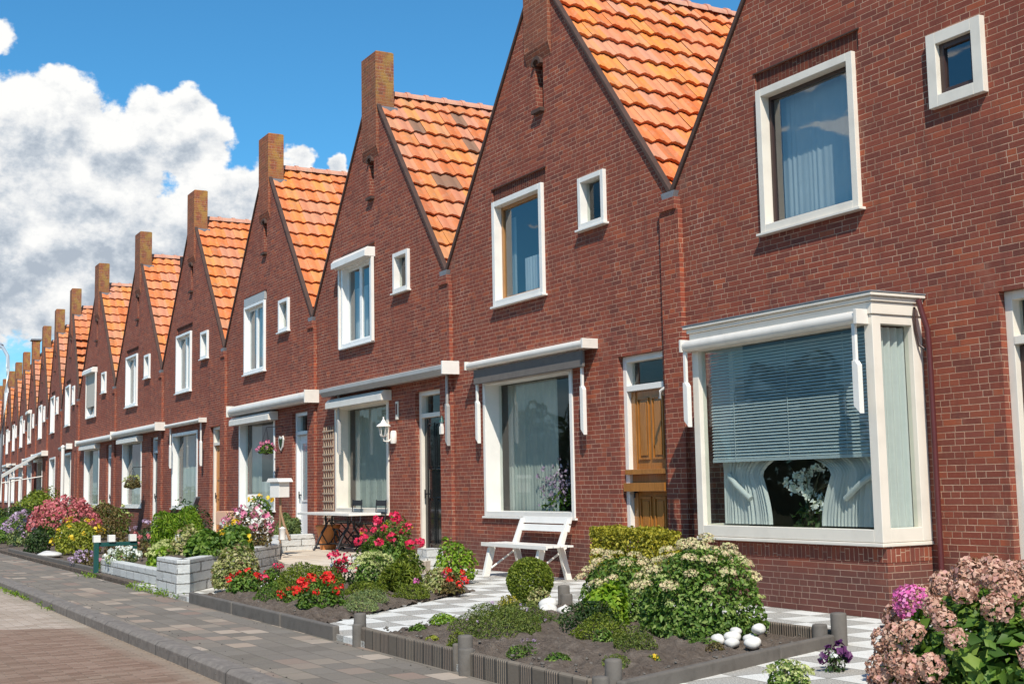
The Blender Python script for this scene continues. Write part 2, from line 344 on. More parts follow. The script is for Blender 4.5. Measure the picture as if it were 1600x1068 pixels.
    m, t = newmat('terrace'); P = objc(t); x, y, z = t.xyz(P)
    a, b = t.m('DIVIDE', x, .5), t.m('DIVIDE', y, .5); h = t.white(t.comb(t.m('FLOOR', a), t.m('FLOOR', b)))
    fa, fb_ = t.m('FRACT', a), t.m('FRACT', b); e = t.m('MINIMUM', t.m('MINIMUM', fa, t.m('SUBTRACT', 1, fa)), t.m('MINIMUM', fb_, t.m('SUBTRACT', 1, fb_)))
    c = t.ramp(h, [(0, (.52, .42, .32)), (.5, (.64, .54, .42)), (1, (.70, .61, .50))]); c = t.mix(t.m('MULTIPLY', t.noise(P, 6, 6, .7), .4), c, (.44, .36, .28))
    c = t.mix(t.sstep(e, .006, .02), (.25, .20, .15), c); finish(t, c, .85, spec=.2)
    # grey split concrete blocks
    m, t = newmat('block'); tc = t.node('ShaderNodeTexCoord'); P = tc.outputs['Object']; x, y, z = t.xyz(P); nx, ny, nz = t.xyz(tc.outputs['Normal'])
    u = t.m('ADD', x, t.m('MULTIPLY', y, 1.0)); b = t.m('DIVIDE', z, .115); ib = t.m('FLOOR', b); a = t.m('ADD', t.m('DIVIDE', u, .42), t.m('MULTIPLY', ib, .43)); ia = t.m('FLOOR', a)
    fa, fb_ = t.m('FRACT', a), t.m('FRACT', b)
    e = t.m('MINIMUM', t.m('MULTIPLY', t.m('MINIMUM', fa, t.m('SUBTRACT', 1, fa)), 3.6), t.m('MINIMUM', fb_, t.m('SUBTRACT', 1, fb_)))
    e = t.m('ADD', e, t.m('MULTIPLY', t.m('SUBTRACT', t.noise(P, 11, 6, .7), .5), .35))
    tp = t.m('GREATER_THAN', nz, .6); j = t.m('MAXIMUM', t.sstep(e, .01, .09), tp); h = t.white(t.comb(ia, ib)); n = t.noise(P, 18, 7, .72)
    c = t.ramp(h, [(0, (.52, .52, .50)), (1, (.70, .70, .67))]); c = t.mix(t.m('MULTIPLY', n, .6), c, (.46, .46, .44)); c = t.mix(j, (.26, .25, .23), c)
    finish(t, c, .85, bump=t.m('ADD', t.m('MULTIPLY', j, 1.5), n), bstr=.8, bdist=.02, spec=.25)
    # palisade edging with vertical flutes
    m, t = newmat('palisade'); P = objc(t); x, y, z = t.xyz(P); u = t.m('ADD', x, y); a = t.m('DIVIDE', u, .155); ia = t.m('FLOOR', a); fa = t.m('FRACT', a)
    h = t.white(w=ia); n = t.noise(P, 20, 6, .7)
    c = t.ramp(h, [(0, (0.116, 0.095, 0.075)), (.4, (0.160, 0.130, 0.100)), (.75, (0.155, 0.114, 0.089)), (1, (0.207, 0.166, 0.124))]); c = t.mix(t.m('MULTIPLY', n, .5), c, (0.182, 0.146, 0.106))
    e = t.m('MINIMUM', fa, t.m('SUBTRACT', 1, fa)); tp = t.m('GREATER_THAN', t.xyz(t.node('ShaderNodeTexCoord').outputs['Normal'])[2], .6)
    flute = t.m('MULTIPLY', t.m('SINE', t.m('MULTIPLY', u, 2 * PI / .026)), t.m('GREATER_THAN', h, .45))
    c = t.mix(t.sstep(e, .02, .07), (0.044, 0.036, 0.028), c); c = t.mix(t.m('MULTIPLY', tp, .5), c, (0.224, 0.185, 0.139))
    finish(t, c, .9, bump=t.m('ADD', t.m('MULTIPLY', n, .6), t.m('MULTIPLY', flute, .6)), bstr=.8, bdist=.008)
    m, t = newmat('door_wood'); P = objc(t); n = t.noise(t.vm('MULTIPLY', P, (14, 14, 1.2)), 4, 5, .7)
    finish(t, t.ramp(n, [(.3, (.26, .095, .018)), (.6, (.42, .17, .035)), (.8, (.52, .23, .055))]), .3, spec=.5, coat=.3)
    m, t = newmat('door_ochre'); finish(t, t.mix(t.noise(objc(t), 4), (.62, .27, .07), (.5, .2, .05)), .35)
    m, t = newmat('ridge'); P = objc(t); n = t.noise(P, 5, 6, .7); finish(t, t.ramp(n, [(.3, (.46, .19, .12)), (.55, (.62, .31, .20)), (.75, (.42, .28, .20))]), .7, bump=n, bstr=.3)
ground_mats()

# ------------------------------------------------------------------ mesh builder
class MB:
    def __init__(s): s.v = []; s.f = []; s.sm = []
    def add(s, vs, fs, smooth=False):
        o = len(s.v); s.v += [tuple(p) for p in vs]; s.f += [tuple(i + o for i in f) for f in fs]; s.sm += [smooth] * len(fs); return s
    def box(s, x0, x1, y0, y1, z0, z1):
        return s.add([(x0, y0, z0), (x1, y0, z0), (x1, y1, z0), (x0, y1, z0), (x0, y0, z1), (x1, y0, z1), (x1, y1, z1), (x0, y1, z1)],
                     [(0, 3, 2, 1), (4, 5, 6, 7), (0, 1, 5, 4), (1, 2, 6, 5), (2, 3, 7, 6), (3, 0, 4, 7)])
    def prism(s, poly, a, b, axis='y'):
        """extrude a 2-D outline (counter-clockwise) between a and b along an axis"""
        n = len(poly)
        def P(p, h): return {'y': (p[0], h, p[1]), 'x': (h, p[0], p[1]), 'z': (p[0], p[1], h)}[axis]
        vs = [P(p, a) for p in poly] + [P(p, b) for p in poly]
        return s.add(vs, [tuple(range(n))[::-1], tuple(range(n, 2 * n))] + [(i, (i + 1) % n, n + (i + 1) % n, n + i) for i in range(n)])
    def quad(s, a, b, c, d): return s.add([a, b, c, d], [(0, 1, 2, 3)])
    def tube(s, pts, r, n=8, cap=True):
        pts = [Vector(p) for p in pts]; rr = r if isinstance(r, (list, tuple)) else [r] * len(pts); vs = []; fs = []
        for i, p in enumerate(pts):
            d = (pts[min(i + 1, len(pts) - 1)] - pts[max(i - 1, 0)]).normalized()
            a = d.cross(Vector((0, 0, 1)) if abs(d.z) < .9 else Vector((1, 0, 0))).normalized(); b = d.cross(a)
            for k in range(n):
                an = 2 * PI * k / n; vs.append(p + (a * math.cos(an) + b * math.sin(an)) * rr[i])
        for i in range(len(pts) - 1):
            for k in range(n):
                q = (k + 1) % n; fs.append((i * n + k, (i + 1) * n + k, (i + 1) * n + q, i * n + q))
        s.add(vs, fs, True)
        if cap: s.add(vs[:n], [tuple(range(n))]); s.add(vs[-n:], [tuple(range(n))[::-1]])
        return s
    def lathe(s, prof, c=(0, 0, 0), n=16, caps=True):
        vs = [(c[0] + r * math.cos(2 * PI * k / n), c[1] + r * math.sin(2 * PI * k / n), c[2] + z) for r, z in prof for k in range(n)]
        fs = [(i * n + k, i * n + (k + 1) % n, (i + 1) * n + (k + 1) % n, (i + 1) * n + k) for i in range(len(prof) - 1) for k in range(n)]
        s.add(vs, fs, True)
        if caps: s.add(vs[:n], [tuple(range(n))[::-1]]); s.add(vs[-n:], [tuple(range(n))])
        return s
    def blob(s, c, r, seed=0, n=10, m=7, jit=.15):
        rg = random.Random(seed); vs = []; r = r if isinstance(r, tuple) else (r, r, r)
        ph = [rg.uniform(0, 6.28) for _ in range(6)]
        for i in range(m + 1):
            th = PI * i / m
            for k in range(n):
                f = 2 * PI * k / n; q = 1 + jit * (math.sin(2 * f + ph[0]) * math.sin(th * 2 + ph[1]) + .6 * math.sin(3 * f + ph[2] + th * 2))
                vs.append((c[0] + r[0] * q * math.sin(th) * math.cos(f), c[1] + r[1] * q * math.sin(th) * math.sin(f), c[2] + r[2] * q * math.cos(th)))
        return s.add(vs, [(i * n + k, (i + 1) * n + k, (i + 1) * n + (k + 1) % n, i * n + (k + 1) % n) for i in range(m) for k in range(n)], True)
    def mesh(s, name, mat):
        me = bpy.data.meshes.new(name); me.from_pydata(s.v, [], s.f); me.polygons.foreach_set('use_smooth', s.sm)
        me.materials.append(MAT[mat]); me.update(); return me
    def build(s, name, mat, parent=None, bevel=0, loc=None, rz=0):
        o = bpy.data.objects.new(name, s.mesh(name, mat)); COL.objects.link(o)
        if parent: o.parent = parent
        if loc is not None: o.location = loc
        if rz: o.rotation_euler.z = rz
        if bevel:
            b = o.modifiers.new('bevel', 'BEVEL'); b.width = bevel; b.segments = 2; b.limit_method = 'ANGLE'
        return o
def obj(name, mesh, parent=None):
    o = bpy.data.objects.new(name, mesh); COL.objects.link(o)
    if parent: o.parent = parent
    return o
def thing(name, label, cat, loc=(0, 0, 0), rz=0, group=None):
    o = bpy.data.objects.new(name, None); COL.objects.link(o); o.location = loc; o.rotation_euler.z = rz; o.empty_display_size = .2
    return tag(o, label, cat, group)
def tag(o, label, cat, group=None):
    o['label'] = label; o['category'] = cat
    if group: o['group'] = group
    return o
def struct(o, label=None): o['kind'] = 'structure'; return o
def copy_tree(o, parent=None):
    c = o.copy(); COL.objects.link(c)
    if parent: c.parent = parent
    for ch in list(o.children): copy_tree(ch, c)
    return c

def mesh_arr(name, V, F, mat):
    me = bpy.data.meshes.new(name); me.vertices.add(len(V)); me.vertices.foreach_set('co', V.ravel().astype(np.float32))
    n, k = F.shape; me.loops.add(n * k); me.loops.foreach_set('vertex_index', F.ravel().astype(np.int32))
    me.polygons.add(n); me.polygons.foreach_set('loop_start', np.arange(0, n * k, k, dtype=np.int32)); me.update(calc_edges=True)
    me.materials.append(MAT[mat]); return me
def leaves(name, C_, Nrm, size, mat, parent, aspect=.55, jitter=.6, sizevar=.5, fold=.18):
    """leaf = two quads folded on the midrib"""
    C_ = np.asarray(C_, float); n = len(C_)
    if n == 0: return None
    N_ = np.asarray(Nrm, float) + RNG.normal(0, jitter, (n, 3)); N_ /= np.linalg.norm(N_, axis=1)[:, None] + 1e-9
    R_ = RNG.normal(0, 1, (n, 3)); T = np.cross(N_, R_); T /= np.linalg.norm(T, axis=1)[:, None] + 1e-9; Bv = np.cross(N_, T)
    s = (size * (1 + RNG.uniform(-sizevar, sizevar, n)))[:, None]
    base = C_ - T * s * .5; tip = C_ + T * s * .5 - N_ * s * .12; l = C_ + Bv * s * aspect * .5 + N_ * s * fold; r = C_ - Bv * s * aspect * .5 + N_ * s * fold
    V = np.stack([base, l, tip, r], 1).reshape(-1, 3); i = np.arange(n)[:, None] * 4
    F = i + np.array([[0, 3, 2, 1]])
    tri = np.concatenate([i + np.array([[0, 2, 1]]), i + np.array([[0, 3, 2]])], 1).reshape(-1, 3)
    return obj(name, mesh_arr(name, V, tri, mat), parent)
def sphere_pts(n, up=.0):
    p = RNG.normal(0, 1, (n, 3)); p /= np.linalg.norm(p, axis=1)[:, None]
    if up: p = p[p[:, 2] > -up] if len(p) else p
    return p
# ------------------------------------------------------------------ houses (local x: 0 at the left party wall, facade at y=0)
PW = 5.86; HW = PW / 2; VZ = 4.47; SL = 1.30
def gz(x): return VZ + SL * (HW - abs(x - HW))
UP = (1.57, 2.98, 3.75, 5.27); SM = (3.90, 4.50, 4.44, 5.11); SLOT = (2.82, 3.03, 6.30, 6.95)
LINT = (1.52, 3.03, 5.27, 5.47)
def facade(openings):
    """openings: (x0,x1,z0,z1,depth)"""
    mb = MB(); ops = openings
    xs = sorted(set([0, PW, HW] + [v for o in ops for v in (o[0], o[1])]))
    for a, b in zip(xs[:-1], xs[1:]):
        c = (a + b) / 2; hs = sorted([(o[2], o[3]) for o in ops if o[0] <= c <= o[1]])
        z = 0.0
        for h0, h1 in hs:
            if h0 > z + 1e-6: mb.quad((a, 0, z), (b, 0, z), (b, 0, h0), (a, 0, h0))
            z = max(z, h1)
        mb.quad((a, 0, z), (b, 0, z), (b, 0, gz(b) - .01), (a, 0, gz(a) - .01))
    for x0, x1, z0, z1, d in ops:
        mb.quad((x0, 0, z0), (x0, 0, z1), (x0, d, z1), (x0, d, z0)); mb.quad((x1, 0, z1), (x1, 0, z0), (x1, d, z0), (x1, d, z1))
        mb.quad((x0, 0, z1), (x1, 0, z1), (x1, d, z1), (x0, d, z1)); mb.quad((x0, 0, z0), (x0, d, z0), (x1, d, z0), (x1, 0, z0))
    return mb

def tile_mesh(flip, seed, rows=13, gaps=False):
    rg = random.Random(seed); tw = .236; n = 33; L = (HW / math.cos(math.atan(SL))) - .02
    ca, sa = math.cos(math.atan(SL)), math.sin(math.atan(SL)); ch = L / rows; K = 6
    vs = []; fs = []; rnd = []; y0 = .03
    def prof(f): return .019 * (math.sin(2 * PI * f) + .45 * math.sin(4 * PI * f + .6))
    for i in range(rows):
        v0, v1 = i * ch - .05, (i + 1) * ch + .015
        if i == 0: v0 = 0.02
        if i == rows - 1: v1 = L
        for j in range(n):
            dz = rg.uniform(-.007, .007); dv = rg.uniform(-.006, .006); c = rg.random(); o = len(vs)
            lift = .12 if (gaps and 4 <= i) else .046
            for k in range(K + 1):
                y = y0 + (j + k / K) * tw; w = prof(k / K)
                for v, h in ((v0, w - .015 + dz), (v0 + (v1 - v0) * .5, w + dz + .012), (v1 + dv, w + lift + dz), (v1 + dv, w + lift + dz), (v1 + dv - .012, w * .8 + lift - .044 + dz)):
                    # slope runs from the ridge (x=HW,z=top) outward
                    X = v * ca + h * sa; Z = -v * sa + h * ca
                    vs.append((HW - X if flip else HW + X, y, VZ + SL * HW - .04 + Z))
            for k in range(K):
                for q in (0, 1, 3):
                    a = o + k * 5 + q; b = a + 5; f = (a, a + 1, b + 1, b)
                    fs.append(f if not flip else f[::-1]); rnd.append(c)
    me = bpy.data.meshes.new('roof'); me.from_pydata(vs, [], fs)
    at = me.attributes.new('rnd', 'FLOAT', 'FACE'); at.data.foreach_set('value', rnd)
    sm = [True] * len(fs)
    me.polygons.foreach_set('use_smooth', sm); me.update()
    return me
def with_mat(me, mat): me = me.copy(); me.materials.append(MAT[mat]); return me
TM = {}
def roof(parent, idx, patched=False, gaps=False):
    k = (idx % 3, patched, gaps)
    if k not in TM:
        TM[k] = [with_mat(tile_mesh(fl, 11 + 7 * k[0] + fl, gaps=gaps), 'roof_tile_patched' if patched else 'roof_tile') for fl in (False, True)]
        if patched:
            # four slate-grey replacement tiles on the visible slope
            me = TM[k][0]; vals = np.zeros(len(me.polygons), np.float32); me.attributes['rnd'].data.foreach_get('value', vals)
            vals[vals > .97] = .5
            for (i, j) in ((1, 6), (2, 2), (3, 6), (6, 2), (6, 3)):
                s0 = (i * 33 + j) * 18; vals[s0:s0 + 18] = .999
            me.attributes['rnd'].data.foreach_set('value', vals)
    rr = None
    for me in TM[k]:
        o = obj('roof', me, parent); rr = rr or o
    mb = MB(); top = VZ + SL * HW - .10; y = .36
    while y < 7.9:                                             # half-round ridge tiles with collars
        for (ya, yb, rad) in ((y, y + .34, .115), (y + .30, y + .37, .135)):
            pts = []
            for q in range(9):
                an = PI * q / 8; pts.append((HW + rad * math.cos(an), top - .02 + rad * math.sin(an)))
            vs = [(p[0], ya, p[1]) for p in pts] + [(p[0], yb, p[1]) for p in pts]
            mb.add(vs, [(q, q + 1, 9 + q + 1, 9 + q)[::-1] for q in range(8)], True)
            mb.add(vs[:9], [tuple(range(9))])
        y += .37
    mb.build('ridge', 'ridge', rr)
def ring(mb, x0, x1, z0, z1, w, y0, y1, wb=None):
    wb = wb or w
    mb.box(x0, x0 + w, y0, y1, z0, z1); mb.box(x1 - w, x1, y0, y1, z0, z1)
    mb.box(x0 + w, x1 - w, y0, y1, z1 - w, z1); mb.box(x0 + w, x1 - w, y0, y1, z0, z0 + wb); return mb
def drape(x0, x1, z0, z1, y, amp=.016, per=.085, seed=0, trim=None, nz=2):
    rg = random.Random(seed); n = max(8, int((x1 - x0) / per * 6)); vs = []; fs = []
    ph = [rg.uniform(0, 6) for _ in range(3)]
    for j in range(nz + 1):
        for i in range(n + 1):
            x = x0 + (x1 - x0) * i / n; z = z1 + (z0 - z1) * j / nz
            if trim: x = trim(x, (z1 - z) / (z1 - z0), i / n)
            xo = x0 + (x1 - x0) * i / n
            vs.append((x, y + amp * (.6 + .4 * math.sin(xo * 17 + ph[2])) * math.sin(2 * PI * xo / per + ph[0] + 2.2 * math.sin(xo * 7 + ph[1]) + .9 * math.sin(xo * 23 + ph[2])), z))
    for j in range(nz):
        for i in range(n): a = j * (n + 1) + i; fs.append((a, a + 1, a + n + 2, a + n + 1))
    return MB().add(vs, fs, True)
def window(parent, x0, x1, z0, z1, frame='white_paint', sash=None, fw=.08, y0=-.05, depth=.12, sw=.05, split=None, curtain=None, glassm='glass', sill=True, sillc=None, out=.03):
    mb = ring(MB(), x0, x1, z0, z1, fw, y0, depth)
    fr = mb.build('window', frame, parent, bevel=.004)
    a0, a1, b0, b1 = x0 + fw, x1 - fw, z0 + fw, z1 - fw
    if sash:
        s = MB(); gy = depth - .05
        xs = [a0] + ([a0 + (a1 - a0) * q for q in (split or [])]) + [a1]
        for i, (p, q) in enumerate(zip(xs[:-1], xs[1:])):
            ring(s, p + .002, q - .002, b0, b1, sw, gy - .02, gy + .03)
        s.build('sash', sash, fr, bevel=.003)
    gy = depth - .045
    MB().quad((a0, gy, b0), (a1, gy, b0), (a1, gy, b1), (a0, gy, b1)).build('pane', glassm, fr)
    if sill: MB().box(x0 - .04, x1 + .04, y0 - out, .02, z0 - .03, z0 - .003).build('sill', sillc or frame, fr, bevel=.004)
    if curtain:
        for (c0, c1, d0, d1, mat) in curtain:
            drape(a0 + (a1 - a0) * c0, a0 + (a1 - a0) * c1, b0 + (b1 - b0) * d0, b0 + (b1 - b0) * d1, depth + .10, seed=int(c0 * 10), amp=.007 if z0 > 3 else .016).build('curtain', mat, fr)
    return fr
def door(parent, x0, x1, z1, zt, leaf, frame='white_paint', kind='panel', handle='dark_metal', depth=.20, zb=.12):
    mb = MB(); fw = .075; f0 = .07
    mb.box(x0, x0 + fw, f0, depth, zb, z1); mb.box(x1 - fw, x1, f0, depth, zb, z1); mb.box(x0 + fw, x1 - fw, f0, depth, z1 - fw, z1); mb.box(x0 + fw, x1 - fw, f0 - .004, depth, zt, zt + .07)
    d = mb.build('door', frame, parent, bevel=.004)
    MB().box(x0 - .02, x1 + .02, -.10, depth, 0, zb).build('doorstep', 'pale_concrete', d, bevel=.01)
    gy = depth - .04
    MB().quad((x0 + fw, gy, zt + .07), (x1 - fw, gy, zt + .07), (x1 - fw, gy, z1 - fw), (x0 + fw, gy, z1 - fw)).build('transom_pane', 'glass', d)
    a, b = x0 + fw, x1 - fw; l = MB(); ly = depth - .06
    l.box(a + .003, b - .003, ly, depth - .01, zb + .01, zt - .003)
    if kind in ('panel', 'stable'):
        w = (b - a)
        for (p, q, r, s_) in ((.16, .46, .62, .96), (.54, .84, .62, .96), (.16, .46, .08, .42), (.54, .84, .08, .42)):
            H = zt - zb; ring(l, a + w * p, a + w * q, zb + H * r, zb + H * s_, .022, ly - .018, ly)
            l.box(a + w * p + .05, a + w * q - .05, ly - .012, ly, zb + H * r + .05, zb + H * s_ - .05)
        l.box(a, a + .09, ly - .012, ly, zb + .01, zt - .01); l.box(b - .09, b, ly - .012, ly, zb + .01, zt - .01)
        if kind == 'stable':
            l.box(a - .03, b + .03, ly - .14, ly, 1.10, 1.20); l.box(a - .03, b + .03, ly - .11, ly, 1.30, 1.36); l.box(a, b, ly - .025, ly, 1.2, 1.3)
    if kind == 'glazed':
        ring(l, a + .12, b - .12, .95, zt - .15, .03, ly - .015, ly)
    lf = l.build('door_leaf', leaf, d, bevel=.003)
    if kind == 'glazed':
        MB().quad((a + .15, ly - .004, .98), (b - .15, ly - .004, .98), (b - .15, ly - .004, zt - .18), (a + .15, ly - .004, zt - .18)).build('door_glass', 'glass_upper', d)
    MB().tube([(a + .07, ly - .05, 1.02), (a + .07, ly - .05, 1.16)], .012).tube([(a + .07, ly, 1.09), (a + .07, ly - .05, 1.09)], .012).build('handle', handle, d)
def awning(parent, x0, x1, z, mat='cream_alu', r=.085, y=-.12, arms=None, arm_mat='white_paint', fabric=None, arm_z=1.83, box=False, yw=0.0, arm_y=None):
    mb = MB()
    if box:
        mb.prism([(0, z - .10), (y - .02, z - .12), (y - .08, z - .04), (y - .08, z + .02), (0, z + .09)], x0, x1, 'x')
        e = MB()
    else:
        pts = []
        for q in range(13):
            an = -PI * .55 + (PI * 1.1) * q / 12; pts.append((y - r * math.cos(an), z + r * math.sin(an)))
        poly = [(yw, z - r * .9)] + pts + [(yw, z + r)]
        n = len(poly); vs = [(x0 + .02, p[0], p[1]) for p in poly] + [(x1 - .02, p[0], p[1]) for p in poly]
        mb.add(vs, [(i, (i + 1) % n, n + (i + 1) % n, n + i) for i in range(n)], False)
        mb.add(vs[:n], [tuple(range(n))[::-1]]); mb.add(vs[n:], [tuple(range(n))])
        mb.box(x0 - .01, x0 + .02, y - r * 1.15, yw, z - r * 1.1, z + r * 1.15); mb.box(x1 - .02, x1 + .02, y - r * 1.15, yw, z - r * 1.1, z + r * 1.15)
    a = mb.build('awning', mat, parent, bevel=.004)
    if box: MB().box(x1 - .02, x1 + .025, y - .09, 0, z - .12, z + .08).build('end_cap', 'white_paint', a, bevel=.005)
    if fabric:
        MB().box(x0 + .12, x1 - .12, y + .02, y + .06, z - .28, z - .07).build('awning_fabric', fabric, a, bevel=.01)
    for ax in (arms or []):
        y = arm_y if arm_y is not None else -.06; m = MB(); zt = z - r * .5; zm = zt - (zt - arm_z) * .48
        m.box(ax - .022, ax + .018, y - .05, y - .02, zm - .05, zt)
        m.prism([(ax - .022, zm + .03), (ax - .022, arm_z + .05), (ax + .05, arm_z - .02), (ax + .05, zm - .01), (ax + .02, zm + .03)], y - .065, y - .012, 'y')
        m.build('awning_arm', arm_mat, a, bevel=.003)
    return a
def shutter_box(parent, x0, x1, z0, mat='white_paint', h=.17, out=.2, rails=None, blind=None):
    mb = MB(); mb.prism([(-.0, z0), (-out, z0), (-out, z0 + h * .62), (-out * .72, z0 + h), (0, z0 + h)][::-1], x0, x1, 'x')
    s = mb.build('shutter_box', mat, parent, bevel=.004)
    if rails:
        for rx in (x0 + .03, x1 - .05): MB().box(rx, rx + .045, -.075, -.021, rails, z0).build('guide_rail', mat, s, bevel=.003)
    if blind: MB().box(x0 + .08, x1 - .08, -.05, -.035, blind, z0).build('shutter', 'roller', s)
    return s
MESHC = {}
def shell(parent, idx, patched=False, gaps=False, bay=None, lower=(1.15, 3.6, .77, 2.72), dr=(4.65, 5.57, 0, 2.73), pil=True):
    key = (lower, dr, bay)
    ops = [UP + (.12,), SM + (.12,), SLOT + (.14,), LINT + (.02,), dr + (.20,)]
    ops.append((lower[0], lower[1], lower[2], lower[3], .22) if not bay else bay + (.02,))
    if key not in MESHC: MESHC[key] = facade(ops).mesh('wall', 'brick')
    wall = obj('wall', MESHC[key], parent)
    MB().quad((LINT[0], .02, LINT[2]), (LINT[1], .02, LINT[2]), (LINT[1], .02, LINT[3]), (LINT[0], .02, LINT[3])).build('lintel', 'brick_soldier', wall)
    MB().box(LINT[0] - .02, LINT[1] + .02, -.015, .0, LINT[3], LINT[3] + .012).build('drip_course', 'mortar_verge', wall)
    # slit niche
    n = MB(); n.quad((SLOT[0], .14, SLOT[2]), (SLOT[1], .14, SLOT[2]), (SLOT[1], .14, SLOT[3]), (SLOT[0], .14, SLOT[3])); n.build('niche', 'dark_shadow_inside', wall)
    pts = [(SLOT[0] + .09 + .13 * math.cos(a), SLOT[3] - .02 + .12 * math.sin(a)) for a in [PI * q / 8 for q in range(9)]]
    n = MB()
    for p, q in zip(pts[:-1], pts[1:]):
        c = (SLOT[0] + .09, SLOT[3] - .02); pi_ = lambda p: (c[0] + (p[0] - c[0]) * .62, c[1] + (p[1] - c[1]) * .62)
        n.prism([p, q, pi_(q), pi_(p)], -.05, .02, 'y')
    n.build('niche_arch', 'mortar_verge', wall); MB().box(SLOT[0] - .02, SLOT[1] + .02, -.07, .03, SLOT[2] - .05, SLOT[2]).build('niche_sill', 'mortar_verge', wall)
    # inside
    b = MB()
    for z0, z1, x0, x1 in ((.0, 2.85, .12, PW - .12), (2.9, 5.45, 1.1, PW - 1.1)):
        b.quad((x0, 5, z0), (x1, 5, z0), (x1, 5, z1), (x0, 5, z1)); b.quad((x0, .23, z0), (x0, 5, z0), (x0, 5, z1), (x0, .23, z1)); b.quad((x1, .23, z0), (x1, .23, z1), (x1, 5, z1), (x1, 5, z0))
        b.quad((x0, .23, z0), (x1, .23, z0), (x1, 5, z0), (x0, 5, z0)); b.quad((x0, .23, z1), (x0, 5, z1), (x1, 5, z1), (x1, .23, z1))
    b.build('interior', 'plaster_inside', parent)
    # rear and party walls
    b = MB(); b.box(0.02, PW - .02, 7.95, 8.2, 0, VZ); b.add([(0.02, 8.0, VZ), (PW - .02, 8.0, VZ), (HW, 8.0, gz(HW) - .15), (0.02, 8.2, VZ), (PW - .02, 8.2, VZ), (HW, 8.2, gz(HW) - .15)], [(0, 1, 2), (5, 4, 3)])
    b.box(0.005, .1, .25, 7.95, 0, VZ - .1); b.box(PW - .1, PW - .005, .25, 7.95, 0, VZ - .1); b.build('rear_wall', 'brick', parent)
    # verge along the gable
    for sgn in (-1, 1):
        v = MB(); xa, xb = HW + sgn * HW, HW + sgn * .30; za, zb = gz(xa), gz(xb)
        nx, nz = .79 * sgn, .61; th = .035
        p = [(xa, za - .012), (xb, zb - .012), (xb + nx * th, zb + nz * th), (xa + nx * .03, za + nz * .03 + .04)]
        v.prism(p if sgn > 0 else p[::-1], -.035, .045, 'y'); v.build('verge', 'mortar_verge', parent, bevel=.01)
    # chimney
    c = MB(); c.box(HW - .325, HW + .325, -.05, .30, 7.15, 8.86); c.prism([(-.05, 7.15), (0.0, 6.98), (.1, 6.98), (.1, 7.15)], HW - .325, HW + .325, 'x')
    c.box(HW - .31, HW + .31, -.035, .285, 8.86, 8.875)
    ch = c.build('chimney', 'brick_chimney', parent, bevel=.004)
    MB().box(HW + .325, HW + .345, .0, .36, 7.80, 7.87).build('flashing', 'lead', ch)
    roof(parent, idx, patched, gaps)
    if pil:
        MB().box(-.18, .18, -.062, .0, 0, 4.30).box(-.15, .15, -.09, 0, 4.30, 4.44).build('pilaster', 'brick', parent, bevel=.004)
        MB().prism([(-.10, 4.44), (.10, 4.44), (.13, 4.52), (-.13, 4.52)], -.07, .3, 'y').build('gutter_outlet', 'lead', parent)
ROWH = 'brick row houses along the street'
BX = lambda k: -11.69 - PW * k      # left party wall of house k
def house(k, label):
    if k <= 6: return thing('row_house', label, 'house', (BX(k), 0, 0), 0, ROWH)
    th = math.radians(-4.3); c, s = math.cos(th), math.sin(th)
    d = PW * (k - 6); return thing('row_house', label, 'house', (BX(6) - d * c, -d * s, 0), th, ROWH)
CURT = [(0.0, .62, 0, 1, 'sheer'), (.78, 1, 0, 1, 'sheer')]

# --- house A: the bay window
h = house(0, 'nearest brick house, with the glazed white bay window and dark red downpipe'); A = h
shell(h, 0, bay=(1.05, 3.55, .65, 2.75), dr=(4.47, 5.40, 0, 2.73))
window(h, *UP, frame='cream_paint', sash='dark_wood', sw=.035, depth=.13, fw=.08, glassm='glass_upper', curtain=[(0, 1, 0, 1, 'lace')])
window(h, *SM, frame='cream_paint', sash='dark_wood', sw=.05, depth=.06, y0=-.06, fw=.105, glassm='glass_upper', sill=False)
door(h, 4.47, 5.40, 2.73, 2.28, 'dark_wood', 'cream_paint')
# bay
b0, b1, bz0, bz1, by = 1.05, 3.62, .65, 2.62, -.60
bay = MB(); fw = .10
for x in (b0, b1 - fw): bay.box(x, x + fw, by, by + fw, bz0, bz1)
bay.box(b0 + fw, b1 - fw, by, by + fw, bz0, bz0 + .11); bay.box(b0 + fw, b1 - fw, by, by + fw, bz1 - .08, bz1)
for x in (b0, b1 - fw):
    bay.box(x, x + fw, -.12, -.0, bz0, bz1); bay.box(x + .002, x + fw - .002, by + fw, -.12, bz0, bz0 + .12); bay.box(x + .002, x + fw - .002, by + fw, -.12, bz1 - .08, bz1)
bay = bay.build('bay_window', 'cream_paint', h, bevel=.005)
MB().box(b0 - .01, b1 + .01, by - .012, .0, bz0 - .035, bz0 - .003).build('sill', 'cream_paint', bay, bevel=.006)
c = MB(); c.box(b0 - .015, b1 + .015, by - .015, 0, bz1 + .003, bz1 + .11); c.box(b0 - .035, b1 + .035, by - .035, 0, bz1 + .113, bz1 + .155); c.box(b0 - .065, b1 + .065, by - .065, 0, bz1 + .158, bz1 + .185)
c.build('cornice', 'cream_paint', bay, bevel=.006)
MB().box(b0 - .07, b1 + .07, by - .07, 0, bz1 + .188, bz1 + .20).build('flat_roof', 'lead', bay)
g = MB(); gy = by + .05; g.quad((b0 + fw, gy, bz0 + .1), (b1 - fw, gy, bz0 + .1), (b1 - fw, gy, bz1 - .07), (b0 + fw, gy, bz1 - .07))
for x in (b0 + .05, b1 - .05): g.quad((x, by + fw, bz0 + .12), (x, -.1, bz0 + .12), (x, -.1, bz1 - .08), (x, by + fw, bz1 - .08))
g.build('pane', 'glass', bay)
MB().box(b0 + .01, b1 - .01, by + .05, 0, 0, bz0 - .003).build('bay_plinth', 'brick', bay, bevel=.003)
